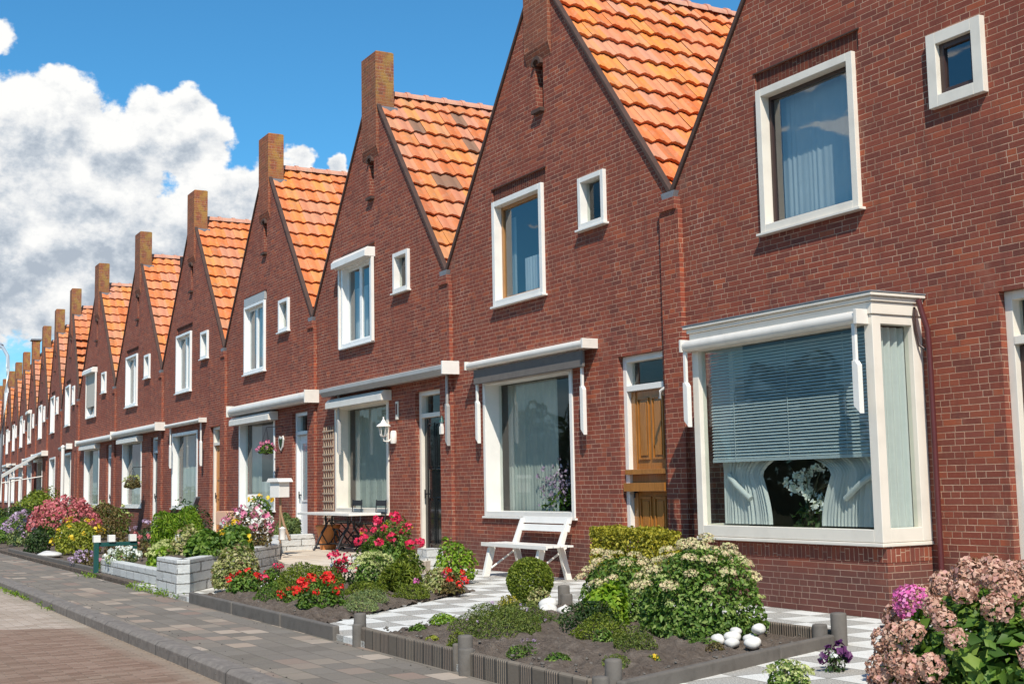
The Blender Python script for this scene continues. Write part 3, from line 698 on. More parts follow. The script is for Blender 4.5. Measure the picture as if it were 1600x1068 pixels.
MB().box(b0 + .006, b1 - .006, by + .046, -.02, bz0 - .17, bz0 - .055).build('soldier_course', 'brick_soldier_low', bay)
MB().box(b0 + .02, b1 - .02, by + .1, .25, bz0, bz0 + .07).build('window_board', 'white_paint', bay)
bl = MB(); z = bz1 - .14
while z > 1.42:                                                       # venetian blind slats
    bl.add([(b0 + .13, by + .125, z), (b1 - .14, by + .125, z), (b1 - .14, by + .15, z + .027), (b0 + .13, by + .15, z + .027)], [(0, 1, 2, 3)]); z -= .031
bl.box(b0 + .13, b1 - .14, by + .125, by + .155, 1.39, 1.42)
for x in (b0 + .5, b0 + 1.3, b1 - .5): bl.box(x, x + .004, by + .12, by + .124, 1.4, bz1 - .1)
bl.build('venetian_blind', 'blind', bay)
def tieL(x, f, q): return b0 + .2 + (x - b0 - .2) * (1 - .45 * math.sin(min(1, f / .35) * PI / 2)) if f < .35 else b0 + .2 + (x - b0 - .2) * (.55 + .12 * math.sin((f - .35) / .65 * PI / 2))
drape(b0 + .11, b0 + 1.2, bz0 + .12, 1.5, by + .24, .022, .075, 3, tieL, 14).build('lace_curtain', 'lace', bay)
def tieR(x, f, q): xr = b1 - .13; k = (1 - .45 * math.sin(min(1, f / .35) * PI / 2)) if f < .35 else (.55 + .12 * math.sin((f - .35) / .65 * PI / 2)); return xr - (xr - x) * k
drape(b1 - 1.45, b1 - .13, bz0 + .12, 1.5, by + .24, .022, .075, 4, tieR, 14).build('lace_curtain', 'lace', bay)
for x in (b0 + .16, b1 - .3):
    MB().tube([(x + .1, by + .22, 1.26), (x + .25, by + .19, 1.16), (x + .44, by + .21, 1.02)] if x < 2 else [(x + .06, by + .22, 1.26), (x - .12, by + .19, 1.16), (x - .34, by + .21, 1.02)], .028).build('tie_back', 'lace', bay)
fl_ = MB()
for q in range(9):
    a = q * .7; fl_.tube([(b0 + 1.33, by + .34, bz0 + .12), (b0 + 1.33 + .10 * math.cos(a), by + .34 + .05 * math.sin(a), bz0 + .45), (b0 + 1.33 + .28 * math.cos(a), by + .32 + .08 * math.sin(a), bz0 + .50 + .04 * (q % 5))], .005, 4)
fl_.build('orchid_stem', 'stem', bay)
P = np.array([(b0 + 1.33 + .30 * math.cos(q * 1.9) * (q % 4 + 1) / 4, by + .32 + .06 * math.sin(q * 2.3), bz0 + .30 + .40 * ((q * 7) % 10) / 10) for q in range(34)])
leaves('orchid_flowers', np.repeat(P, 9, 0) + RNG.normal(0, .022, (34 * 9, 3)), np.tile([0, -1., .3], (34 * 9, 1)), .045, 'petal_white', bay, .8, .5)
leaves('orchid_leaves', np.array([(b0 + 1.33, by + .34, bz0 + .2)]) + RNG.normal(0, 1, (90, 3)) * np.array([.16, .04, .10]), np.tile([0, -1., .3], (90, 1)), .08, 'leaf_dark', bay)
# side drape filling the bay's right light
sd = MB(); vs = []; n = 60
for i in range(n + 1):
    y = by + .12 + (.50) * i / n; xo = b1 - .13 + .022 * math.sin(i * .62)
    vs += [(xo, y, bz0 + .1), (xo, y, bz1 - .09)]
sd.add(vs, [(2 * i, 2 * i + 2, 2 * i + 3, 2 * i + 1) for i in range(n)], True); sd.build('side_drape', 'lace', bay)
awning(h, b0 - .02, b1 - .06, 2.60, 'cream_alu', .058, by - .075, arms=(b0 + .0, b1 - .13), arm_z=1.78, yw=by, arm_y=by - .05)
MB().tube([(b1 + .09, -.12, 2.76), (b1 + .10, -.10, 2.66), (b1 + .13, -.07, 2.5), (b1 + .13, -.06, 2.3), (b1 + .13, -.06, .02)], .026, 10).build('downpipe', 'red_pipe', h)
MB().tube([(b1 + .02, -.10, 2.70), (b1 + .03, -.12, 2.64), (b1 + .02, -.10, 2.5), (b1 + .03, -.07, 2.36), (b1 + .11, -.05, 2.30)], .012, 8).build('drain_hose', 'dark_wood', h)
# --- house B
h = house(1, 'brick house with an orange-brown stable door and a cream awning over a large window'); B = h
shell(h, 1)
window(h, *UP, frame='white_paint', sash='sash_wood', sw=.045, depth=.14, fw=.08, glassm='glass_upper', curtain=[(.0, .12, 0, .9, 'sheer'), (.30, 1, 0, .42, 'lace')])
window(h, *SM, frame='white_paint', depth=.10, y0=-.05, fw=.068, glassm='glass')
window(h, 1.15, 3.60, .77, 2.72, y0=-.02, frame='white_paint', depth=.26, fw=.07, curtain=[(0, .60, 0, 1, 'sheer'), (.78, 1, 0, 1, 'sheer')], glassm='glass', out=.02)
P = np.array([1.15 + 1.35, .38, 1.22]) + RNG.normal(0, 1, (260, 3)) * np.array([.16, .05, .14])
leaves('agapanthus_flowers', P, np.tile([0, -1., .3], (260, 1)), .05, 'petal_lilac', h, .6, .6)
leaves('agapanthus_leaves', P[:90] * [1, 1, .82] + [0, .02, -.05], np.tile([0, -1., .3], (90, 1)), .11, 'leaf_green', h, .3, .6)
door(h, 4.65, 5.57, 2.73, 2.30, 'door_wood', 'white_paint', 'stable')
awning(h, 1.0, 4.2, 2.94, 'cream_alu', .055, -.17, arms=(1.13, 3.98), fabric='awning_fabric')
MB().tube([(5.62, -.02, 2.28), (5.62, -.08, 2.24), (5.60, -.08, 2.16)], .02).build('hose_bib', 'grey_alu', h)
# --- house C
h = house(2, 'brick house with grey patched roof tiles, wooden trellis and long grey awning box'); Cc = h
shell(h, 2, patched=True)
window(h, *UP, frame='white_pvc', sash='white_pvc', depth=.12, fw=.07, split=[.5], glassm='glass_upper', curtain=[(0, .45, 0, .75, 'lace'), (.6, 1, 0, .6, 'lace')])
shutter_box(h, 1.45, 3.06, 5.22, rails=3.74)
window(h, *SM, frame='white_paint', depth=.10, y0=-.05, fw=.068)
window(h, 1.15, 3.60, .77, 2.72, y0=-.02, frame='cream_paint', depth=.26, fw=.08, curtain=[(.0, .70, 0, 1, 'sheer'), (.85, 1, 0, 1, 'sheer')], out=.05)
shutter_box(h, 1.14, 3.72, 2.66, 'cream_alu', .17, .2)
door(h, 4.65, 5.57, 2.73, 2.30, 'black_gloss', 'cream_paint', 'panel')
awning(h, 1.05, 6.22, 3.0, 'grey_alu', .08, -.20, arms=(1.55, 6.0), box=True, arm_mat='grey_alu')
tr = MB()
for i in range(5): tr.box(.62 + i * .115, .645 + i * .115, -.035, -.018, .45, 2.35)
for i in range(13): tr.box(.60, 1.13, -.05, -.036, .52 + i * .145, .545 + i * .145)
tr.build('trellis', 'trellis_wood', h)
sg = MB(); sg.box(3.93, 4.02, -.03, -.003, 2.32, 2.62); sg.build('house_number_plate', 'cream_paint', h, bevel=.003)
sg = MB(); sg.box(3.95, 4.00, -.034, -.031, 2.40, 2.58).build('number_recess', 'brick_soldier', h)
# --- house D
h = house(3, 'brick house with white ornate door, rounded white awning and heart shaped plaque'); Dh = h
shell(h, 0)
window(h, *UP, frame='white_pvc', sash='white_pvc', depth=.12, fw=.06, split=[.45], glassm='glass_upper', curtain=[(0, 1, 0, 1, 'sheer')])
MB().box(1.56, 2.99, -.04, .02, 5.28, 5.45).build('lintel_board', 'grey_alu', h)
window(h, *SM, frame='white_pvc', depth=.10, y0=-.05, fw=.068)
window(h, 1.15, 3.60, .77, 2.72, y0=-.02, frame='white_pvc', depth=.17, fw=.07, curtain=[(.0, .3, 0, 1, 'sheer'), (.3, 1, 0, .3, 'lace')])
shutter_box(h, 1.05, 3.78, 2.64, 'cream_alu', .18, .22)
door(h, 4.65, 5.50, 2.73, 2.28, 'white_pvc', 'white_pvc', 'glazed')
awning(h, 1.1, 6.15, 2.96, 'cream_alu', .11, -.17)
MB().prism([(4.03, 1.98), (4.14, 2.06), (4.20, 2.22), (4.14, 2.30), (4.03, 2.27), (3.92, 2.30), (3.87, 2.22), (3.92, 2.06)], -.03, -.004, 'y').build('wall_plaque', 'cream_alu', h, bevel=.008)
MB().prism([(4.03, 2.04), (4.10, 2.10), (4.14, 2.21), (4.10, 2.25), (4.03, 2.22), (3.96, 2.25), (3.92, 2.21), (3.96, 2.10)], -.036, -.031, 'y').build('plaque_face', 'leaf_dark', h)
# --- house E
h = house(4, 'brick house with an ochre door and narrow white awning with side arms'); Eh = h
shell(h, 1)
window(h, *UP, frame='white_pvc', sash='white_pvc', depth=.12, fw=.06, split=[.5], glassm='glass_upper', curtain=[(0, 1, 0, 1, 'lace')])
window(h, *SM, frame='white_pvc', depth=.10, y0=-.05, fw=.068, curtain=[(0, 1, 0, 1, 'sheer')])
window(h, 1.15, 3.60, .77, 2.72, y0=-.02, frame='white_pvc', depth=.17, fw=.08, curtain=[(0, 1, 0, .55, 'lace'), (0, .5, 0, 1, 'sheer')])
door(h, 4.70, 5.50, 2.73, 2.28, 'door_ochre', 'cream_paint', 'panel')
awning(h, 1.0, 4.35, 2.92, 'cream_alu', .05, -.14, arms=(1.3, 4.2))
# --- house F
h = house(5, 'brick house with black door, long white awning and hanging basket at the window'); Fh = h
shell(h, 2)
window(h, *UP, frame='white_pvc', sash='white_pvc', depth=.12, fw=.06, split=[.5], glassm='glass_upper', curtain=[(0, 1, 0, 1, 'lace')])
window(h, *SM, frame='white_pvc', depth=.10, y0=-.05, fw=.068)
window(h, 1.15, 3.60, .77, 2.72, y0=-.02, frame='white_pvc', depth=.17, fw=.08, curtain=[(0, 1, 0, .3, 'lace')])
shutter_box(h, 1.1, 3.7, 2.66, 'cream_alu', .17, .2)
door(h, 4.65, 5.50, 2.73, 2.28, 'black_gloss', 'white_pvc', 'panel')
awning(h, .62, 6.2, 2.96, 'cream_alu', .10, -.16)
# --- house G
h = house(6, 'brick house whose upper window has a half lowered beige roller shutter'); Gh = h
shell(h, 0)
window(h, *UP, frame='white_pvc', sash='white_pvc', depth=.12, fw=.06, split=[.5], glassm='glass_upper')
shutter_box(h, 1.45, 3.06, 5.22, rails=3.74, blind=4.1)
window(h, *SM, frame='white_pvc', depth=.10, y0=-.05, fw=.068)
window(h, 1.15, 3.60, .77, 2.72, y0=-.02, frame='white_pvc', depth=.17, fw=.08, curtain=[(0, .3, 0, 1, 'sheer')])
shutter_box(h, 1.1, 3.7, 2.66, 'cream_alu', .17, .2)
door(h, 4.65, 5.50, 2.73, 2.28, 'grey_paint', 'white_pvc', 'panel')
awning(h, .75, 6.4, 2.92, 'cream_alu', .09, -.16)
# --- house H : roof with dark gaps between its courses
h = house(7, 'brick house whose roof courses are lifted with dark gaps, behind the red bush'); Hh = h
shell(h, 1, gaps=True)
window(h, *UP, frame='white_pvc', sash='white_pvc', depth=.12, fw=.07, split=[.5], glassm='glass_upper', curtain=[(0, 1, 0, 1, 'lace')])
window(h, *SM, frame='white_pvc', depth=.10, y0=-.05, fw=.068, curtain=[(0, 1, 0, 1, 'lace')])
window(h, 1.15, 3.60, .77, 2.72, y0=-.02, frame='white_paint', depth=.24, fw=.08, curtain=[(0, 1, 0, 1, 'sheer')])
door(h, 4.65, 5.50, 2.73, 2.28, 'grey_paint', 'white_pvc', 'panel')
awning(h, .9, 3.9, 2.95, 'grey_alu', .07, -.13, box=True)
farlabels = ['far brick house with dark closed upper window, between lifted roof and dark topped chimney',
 'far brick house with the white extended awning over its garden', 'far brick house with a dark capped chimney beyond the extended awning',
 'far brick house with white upper window beyond the dark capped chimney', 'fourth smallest visible brick house near the street lamp',
 'third smallest visible brick house near the street lamp', 'second smallest visible brick house near the street lamp', 'smallest visible brick house, farthest in the row by the street lamp', 'brick house at the very end of the row beyond the lamp arm']
src = [Eh, Fh, Gh, Dh, Eh, Fh, Eh, Gh, Fh]
for i, k in enumerate(range(8, 17)):
    e = house(k, farlabels[i]); c = copy_tree(src[i]); c.location = e.location.copy(); c.rotation_euler = e.rotation_euler.copy(); c['label'] = farlabels[i]; c.name = 'row_house'
    bpy.data.objects.remove(e)
    if k in (8, 11):
        for ch in list(c.children):
            if ch.name.startswith('awning'):
                for g in list(ch.children): bpy.data.objects.remove(g)
                bpy.data.objects.remove(ch)
    if k == 10:
        MB().box(HW - .40, HW + .40, -.12, .38, 8.86, 8.93).build('chimney_cap', 'lead', c)
    if k == 9:
        aw = MB(); aw.add([(.9, -.25, 2.95), (4.1, -.25, 2.95), (4.1, -2.3, 1.7), (.9, -2.3, 1.7), (.9, -.25, 2.9), (4.1, -.25, 2.9), (4.1, -2.3, 1.55), (.9, -2.3, 1.55)], [(0, 3, 2, 1), (4, 5, 6, 7), (2, 3, 7, 6), (1, 2, 6, 5), (3, 0, 4, 7)])
        aw = aw.build('extended_awning', 'awning_cloth_white', c)
        for x in (1.0, 4.0): MB().tube([(x, -.02, 2.0), (x, -2.2, 1.65)], .025).build('awning_arm', 'white_paint', aw)
# a further house to the right, so that the row goes on past the frame
c = copy_tree(Fh); c.location = (BX(-1), 0, 0); c['label'] = 'brick house next to the bay windowed one, outside the right of the photo'; c.name = 'row_house'

# ------------------------------------------------------------------ ground
def sheet(name, poly, z, mat, th=0):
    if th: o = MB().prism(poly, z - th, z, 'z').build(name, mat)
    else: o = MB().add([(p[0], p[1], z) for p in poly], [tuple(range(len(poly)))]).build(name, mat)
    return struct(o)
sheet('ground', [(-1500, -1500), (1500, -1500), (1500, 1500), (-1500, 1500)], -.19, 'ground')
sheet('road', [(-400, -11.6), (60, -11.6), (60, -5.95), (-400, -5.95)], -.155, 'road')
k_ = MB().prism([(-6.03, -.20), (-5.87, -.20), (-5.87, -.045), (-6.0, -.045), (-6.03, -.07)][::-1], -400, 60, 'x').build('kerb', 'kerb', bevel=.006); struct(k_)
struct(MB().box(-400, 60, -11.9, -11.62, -.2, -.05).build('kerb', 'kerb'))
sheet('sidewalk', [(-120, -5.87), (60, -5.87), (60, -4.75), (-120, -4.75)], -.05, 'sidewalk', .12)
sheet('sidewalk', [(-400, -15.5), (60, -15.5), (60, -11.9), (-400, -11.9)], -.06, 'sidewalk', .12)
sheet('garden_path', [(-17.55, -4.752), (12, -4.752), (12, .3), (-17.55, .3)], 0, 'checker_slabs', .15)
sheet('soil', [(-120, -4.70), (-17.56, -4.70), (-17.56, .3), (-60, 1.2), (-120, 5.5)], -.004, 'soil', .15)
# terrace of the third house
tp = [(-17.4, -.065), (-16.5, -.9), (-15.0, -2.35), (-15.4, -2.7), (-17.6, -2.6), (-18.5, -2.4), (-21.2, -1.35), (-23.2, -.9), (-23.2, -.065)]
sheet('terrace', tp[::-1], .16, 'terrace', .2)
bedA = [(-9.72, -4.72), (-6.16, -4.72), (-7.12, -2.08), (-11.15, -1.92)]
bedB = [(-14.6, -4.72), (-10.8, -4.72), (-13.20, -1.85), (-16.8, -2.2)]
def bumpy(name, poly, z, seed):
    """raised soil with an uneven surface, inside a convex quad"""
    rg = np.random.default_rng(seed); n = 110; vs = []; fs = []
    G = rg.normal(0, 1, (n + 1, n + 1)); 
    G0 = G.copy()
    for _ in range(3): G = (G + np.roll(G, 1, 0) + np.roll(G, 1, 1) + np.roll(G, -1, 0) + np.roll(G, -1, 1)) / 5
    G = G * 1.3 + G0 * .16
    p = [Vector((q[0], q[1], 0)) for q in poly]
    for i in range(n + 1):
        for j in range(n + 1):
            a = p[0].lerp(p[1], i / n); b = p[3].lerp(p[2], i / n); q = a.lerp(b, j / n)
            ed = min(i, n - i, j, n - j) / n
            vs.append((q.x, q.y, z + .035 * G[i, j] + .05 * min(1, ed * 6)))
    for i in range(n):
        for j in range(n): a = i * (n + 1) + j; fs.append((a, a + n + 1, a + n + 2, a + 1))
    o = MB().add(vs, fs, True).build(name, 'soil'); return struct(o)
bumpy('soil', bedA, .01, 1); bumpy('soil', bedB, .01, 2)

def edging(name, label, segs, th=.06, h=.10, posts=(), mat='palisade', cat='edging', flat=()):
    """segs: list of ((x,y),(x,y)); posts: (x,y,r,top)"""
    x, y = segs[0][0]; t_ = thing(name, label, cat, (x, y, 0))
    for (a, b), m_, h in [(q, mat, h) for q in segs] + [(q, 'concrete_post', h * .85) for q in flat]:
        a, b = Vector(a), Vector(b); d = (b - a); L = d.length; d.normalize(); n = Vector((-d.y, d.x)) * th / 2
        p = [a + n, a - n, b - n, b + n]; p = [(q.x - x, q.y - y) for q in p]
        MB().prism(p, -.08, h, 'z').build('edging_panel', m_, t_, bevel=.012)
    for (px, py, r, top) in posts:
        top = .06 + (top - .06) * .72
        MB().lathe([(r, -.08), (r, top - .012), (r * .93, top), (r * .5, top + .004)], (px - x, py - y, 0), 14).build('edging_post', 'concrete_post', t_)
    return t_
a = bedA
edging('garden_edging', 'fluted concrete edging with stepped round posts around the nearest flower bed', [(a[0], (-7.96, -4.74)), ((-7.74, -4.74), (-6.26, -4.74)), ((-7.2, -2.02), (-8.9, -1.99))], flat=[((-6.18, -4.60), (-6.82, -2.9)), ((-6.825, -2.885), (-7.10, -2.14))],
    posts=[(-9.76, -4.70, .05, .25), (-9.88, -4.67, .035, .15), (-9.66, -4.76, .045, .15), (-7.96, -4.74, .025, .16), (-7.86, -4.72, .052, .25), (-7.75, -4.77, .055, .15),
           (-6.27, -4.58, .05, .25), (-6.16, -4.74, .05, .15), (-7.10, -2.06, .058, .30), (-7.17, -2.18, .055, .19), (-11.05, -1.98, .06, .25), (-10.92, -2.03, .06, .15)])
a = bedB
edging('garden_edging', 'weathered low concrete edging in front of the red geranium bed', [((-14.6, -4.75), (-13.0, -4.75)), ((-12.97, -4.75), (-11.5, -4.75)), ((-11.47, -4.75), (-10.15, -4.75))], h=.07, mat='concrete_post')

# ------------------------------------------------------------------ foliage
def mound(w, d, h, n, lumps=7, inner=.45, flat=.0, lump=.22):
    """points and outward normals through an uneven half-ellipsoid crown standing on z=0"""
    p = sphere_pts(n * 2); p = p[p[:, 2] > -.35][:n]
    L = sphere_pts(lumps * 2); L = L[L[:, 2] > -.2][:max(3, lumps)]
    amp = RNG.uniform(.4, 1, len(L)); bump = np.zeros(len(p))
    for l, a in zip(L, amp): bump += a * np.exp(-((p - l) ** 2).sum(1) / .12)
    rad = (1 - lump) + lump * np.clip(bump, 0, 1.3); q = rad * (1 - inner * RNG.random(len(p)) ** 2.2)
    P = p * q[:, None]; z = np.where(P[:, 2] < 0, P[:, 2] * .45, P[:, 2])
    P = np.stack([P[:, 0] * w / 2, P[:, 1] * d / 2, (z + .16) / 1.16 * h], 1)
    P[:, 2] = np.maximum(P[:, 2], .01); Nn = p.copy(); Nn[:, 2] += .4
    return P, Nn
def stems(parent, w, d, h, n, mat='stem', r=.004):
    mb = MB()
    for i in range(n):
        a = random.uniform(0, 2 * PI); q = math.sqrt(random.random()) * .8
        mb.tube([(q * .25 * w / 2 * math.cos(a), q * .25 * d / 2 * math.sin(a), 0), (q * .7 * w / 2 * math.cos(a), q * .7 * d / 2 * math.sin(a), h * .5), (q * w / 2 * math.cos(a), q * d / 2 * math.sin(a), h * random.uniform(.7, .88))], [r * 1.6, r, r * .6], 4, False)
    mb.build('stem', mat, parent)
def flower_pts(w, d, h, n, zmin=.2, zmax=9, gap=.5):
    P, Nn = mound(w, d, h, n * 6, 6, .0, lump=.12)
    k = (P[:, 2] > zmin * h) & (P[:, 2] < zmax * h); P = P[k]; Nn = Nn[k]; 
    out = []
    for i in range(len(P)):
        if all(np.linalg.norm(P[i] - P[j]) > gap * math.sqrt(w * d / n) for j in out): out.append(i)
        if len(out) >= n: break
    return P[out], Nn[out]
HEADC = {}
def heads(parent, P, Nn, r, mat, per, size, flat=1.0, name='flower_head', push=0.5):
    """every flower head is a part: a dense dome of small florets, five shapes shared between the copies"""
    key = (mat, round(r, 3), per, size, flat)
    if key not in HEADC:
        vs = []
        for k in range(5):
            q = sphere_pts(per); q = q[q[:, 2] > (-.5 if flat == 1 else -.15)]
            o = leaves(name, q * np.array([1, 1, flat]) * r * (1 + RNG.normal(0, .05, (len(q), 1))), q, size, mat, None, aspect=.95, jitter=.35, fold=.12)
            vs.append(o.data); bpy.data.objects.remove(o)
        HEADC[key] = vs
    for p, nn in zip(P, Nn):
        nn = Vector(nn).normalized(); o = obj(name, random.choice(HEADC[key]), parent); sc = random.uniform(.72, 1.22)
        d = nn if flat == 1 else Vector((nn.x * .35, nn.y * .35, 1)).normalized()
        o.matrix_local = Matrix.Translation(Vector(p) + nn * r * sc * push) @ d.to_track_quat('Z', 'Y').to_matrix().to_4x4() @ Matrix.Rotation(random.uniform(0, 6.28), 4, 'Z') @ Matrix.Diagonal((sc, sc, sc, 1))
def plant(name, label, cat, loc, w, h, leaf, n, size, d=None, group=None, flowers=None, jitter=.6, aspect=.55, inner=.45, lumps=7, nst=10, lump=.22, pts=None):
    d = d or w; t_ = thing(name, label, cat, loc, random.uniform(0, 6) if d == w and pts is None else 0, group)
    P, Nn = mound(w, d, h, n, lumps, inner, lump=lump) if pts is None else pts
    leaves('foliage', P, Nn, size, leaf, t_, aspect, jitter)
    if nst: stems(t_, w, d, h, nst)
    for fl in (flowers or []):
        fp, fn = flower_pts(w, d, h, fl['n'], fl.get('zmin', .4), fl.get('zmax', 9), fl.get('gap', .5))
        if 'keep' in fl: k = fl['keep'](fp); fp, fn = fp[k], fn[k]
        if len(fp): heads(t_, fp, fn, fl['r'], fl['mat'], fl.get('per', 30), fl['size'], fl.get('flat', 1.0), push=fl.get('push', .5))
    return t_
F = lambda n, r, mat, size, **k: dict(n=n, r=r, mat=mat, size=size, **k)
# bed A
plant('stonecrop', 'large rounded stonecrop with pale flat flower heads beside the white stones', 'shrub', (-7.98, -2.66, .04), 1.18, .74, 'leaf_sedum', 6400, .042, d=1.0, lump=.16, nst=40,
      flowers=[F(60, .060, 'petal_cream', .018, per=170, flat=.6, zmin=.45, push=.5, gap=.85), F(16, .04, 'petal_creamgreen', .014, per=90, flat=.45, zmin=.3, zmax=.6)])
plant('stonecrop', 'second stonecrop, partly hidden behind the large one in front of the yellow hedge', 'shrub', (-9.30, -2.45, .04), 1.05, .58, 'leaf_sedum', 3000, .042, d=.8, lump=.12, nst=25,
      flowers=[F(44, .054, 'petal_cream', .018, per=130, flat=.6, zmin=.5, push=.5, gap=.85)])
plant('lime_leaved_plant', 'lime yellow leafy plant squeezed between the two stonecrops', 'plant', (-8.85, -2.95, .04), .52, .42, 'leaf_lime', 900, .07, nst=8, lump=.3)
def boxpts(w, d, h, n):
    P = RNG.uniform(-1, 1, (n, 3)); ax = RNG.integers(0, 3, n); sg = np.where(RNG.random(n) < .5, -1, 1)
    Nn = np.zeros((n, 3)); Nn[np.arange(n), ax] = sg; f = 1 - .30 * RNG.random(n) ** 2
    P[np.arange(n), ax] = sg * f; P = P * np.array([w / 2, d / 2, h / 2]) + np.array([0, 0, h / 2]); P[:, 2] += .02 * np.sin(P[:, 0] * 9)
    P += RNG.normal(0, .008, P.shape); P[:, 2] = np.maximum(P[:, 2], 0); return P, Nn
plant('clipped_hedge', 'square clipped yellow variegated hedge in front of the orange-brown door', 'hedge', (-11.50, -.80, .0), 1.12, .70, 'leaf_hedge', 15000, .040, d=.42, pts=boxpts(1.12, .42, .70, 15000), nst=12)
sp = sphere_pts(9000); bp = sp * (1 - .30 * RNG.random(len(sp)) ** 1.6)[:, None] * np.array([.235, .235, .235]) + np.array([0, 0, .235]); kk = bp[:, 2] > .0; bp = bp[kk]; sp = sp[kk]
plant('clipped_ball', 'round clipped green bush in front of the white bench', 'bush', (-11.25, -2.25, .02), .47, .47, 'leaf_ball', 10, .026, pts=(bp * [1, 1, .98], sp[:len(bp)] * .6), nst=4, jitter=1.2)
plant('variegated_plant', 'small cream variegated plant at the foot of the round clipped bush', 'plant', (-10.82, -2.40, .04), .30, .19, 'leaf_variegated', 420, .032)
plant('yellow_leaved_plant', 'small bright yellow feathery plant left of the white rocks', 'plant', (-10.78, -2.75, .04), .26, .14, 'leaf_hedge', 420, .03, aspect=.25)
plant('ground_cover_plant', 'wide olive green ground cover plant behind the middle edging post', 'plant', (-8.95, -3.85, .03), .95, .27, 'leaf_mat', 6500, .020, d=.75, lumps=12, aspect=.35, jitter=.9, flowers=[F(8, .012, 'petal_lilac', .012, per=14)])
plant('dark_bush', 'dark olive bush between ground cover and stonecrop', 'bush', (-8.72, -3.15, .03), .52, .30, 'leaf_dark', 2400, .024, lumps=9, nst=14, jitter=.9)
plant('low_plant', 'low pale olive plant on bare soil before the large stonecrop', 'plant', (-7.55, -3.55, .03), .42, .15, 'leaf_mat', 1500, .022, d=.34, jitter=.9, aspect=.3)
plant('low_plant', 'flat moss green plant at the front foot of the large stonecrop', 'plant', (-7.42, -3.05, .03), .34, .08, 'leaf_green', 900, .016, d=.22, jitter=.9)
plant('low_plant', 'reddish brown tuft of low leaves beside the moss green plant', 'plant', (-7.22, -3.10, .03), .16, .07, 'leaf_bronze', 220, .018)
plant('low_plant', 'light green tuft near the right front edging post', 'plant', (-7.35, -4.30, .03), .22, .08, 'leaf_green', 350, .024)
plant('low_plant', 'small plant with one yellow flower beside the edging post', 'plant', (-7.05, -3.75, .03), .13, .05, 'leaf_mat', 150, .02, flowers=[F(1, .02, 'petal_yellow', .014, per=25)])
plant('low_plant', 'lime green creeping plant at the back left of the nearest bed', 'plant', (-10.05, -3.80, .03), .40, .09, 'leaf_lime', 700, .024, d=.28)
plant('low_plant', 'small green creeping plant just behind the left edging posts', 'plant', (-9.62, -4.25, .03), .26, .07, 'leaf_green', 350, .024, d=.18)
plant('low_plant', 'tiny yellow green tuft close to the front edging', 'plant', (-9.0, -4.42, .03), .13, .05, 'leaf_yellowgreen', 160, .02)
plant('violet_flowers', 'small violet flowers in the soil right of the middle edging post', 'flower', (-8.15, -4.05, .03), .17, .06, 'leaf_green', 160, .02, flowers=[F(7, .016, 'petal_lilac', .014, per=12, zmin=.2)])
plant('low_plant', 'dark green sprig under the lime plant beside stonecrop stems', 'plant', (-7.95, -3.55, .03), .20, .14, 'leaf_sedum', 260, .03)
plant('dark_bush', 'dark evergreen shrub against the wall between hedge and bay window', 'bush', (-10.88, -.50, 0), .44, .66, 'leaf_dark', 1600, .04)
def stones(name, label, loc, data, seed):
    t_ = thing(name, label, 'stones', loc)
    for i, (x, y, z, r) in enumerate(data): MB().blob((x, y, z), (r * 1.15, r * .95, r * .8), seed + i, 14, 9, .1).build('stone', 'white_stone', t_)
for i, (x, y, z, r) in enumerate([(q[0] + .02, q[1] - .20, q[2] + .01, q[3] * .95) for q in [(-7.42, -2.74, .07, .050), (-7.34, -2.66, .085, .055), (-7.25, -2.74, .065, .05), (-7.22, -2.60, .08, .05), (-7.10, -2.68, .07, .055), (-7.16, -2.57, .155, .05), (-7.38, -2.60, .12, .04)]]):
    tag(MB().blob((0, 0, 0), (r * 1.25, r * 1.0, r * .78), 3 + i, 14, 9, .13).build('white_stone', 'white_stone', None, loc=(x, y, z), rz=i), ['leftmost low white stone of the pile by the stonecrop', 'second white stone from the left in the pile', 'low middle white stone of the pile', 'rear white stone under the raised one', 'rightmost white stone of the pile', 'topmost white stone resting on the pile', 'small white stone perched at the rear left of the pile'][i], 'stone', 'white stones in a pile')
for i, (x, y, z, r) in enumerate([(-10.28, -2.62, .09, .085), (-10.10, -2.74, .075, .07), (-9.98, -2.62, .07, .06)]):
    tag(MB().blob((0, 0, 0), (r * 1.25, r, r * .8), 33 + i, 14, 9, .16).build('white_rock', 'white_stone', None, loc=(x, y, z), rz=i), ['largest white rock near the round clipped bush', 'middle white rock right of the yellow feathery plant', 'smallest white rock of the three near the dark edging posts'][i], 'rock', 'white rocks')
# bed B
plant('variegated_shrub', 'cream and green variegated shrub at the corner of the block wall', 'shrub', (-15.05, -4.08, .04), .72, .54, 'leaf_variegated', 2300, .05, nst=22, inner=.6)
GER = lambda n, **k: F(n, .04, 'petal_red', .03, per=34, **k)
plant('red_geranium', 'red flowered geranium under the variegated shrub by the edging', 'flower', (-14.35, -4.22, .04), .42, .26, 'leaf_green', 600, .045, flowers=[GER(5)])
plant('red_geranium', 'red geranium behind, between variegated shrub and feathery mound', 'flower', (-14.62, -3.78, .04), .36, .30, 'leaf_green', 450, .045, flowers=[F(5, .04, 'petal_rose', .03, per=30)])
plant('heather_mound', 'feathery yellow green mound in the middle of the geranium bed', 'bush', (-13.45, -3.80, .04), 1.25, .40, 'leaf_ball', 5200, .032, d=.9, aspect=.3, jitter=.9, lumps=10)
plant('red_geranium', 'largest red geranium, at the front right of its bed', 'flower', (-12.10, -4.15, .04), .58, .30, 'leaf_green', 900, .045, flowers=[GER(14, zmin=.5)])
plant('red_geranium', 'red geranium just left of the largest one by the edging', 'flower', (-12.75, -4.22, .04), .34, .16, 'leaf_green', 420, .04, flowers=[F(5, .03, 'petal_red', .024, per=26)])
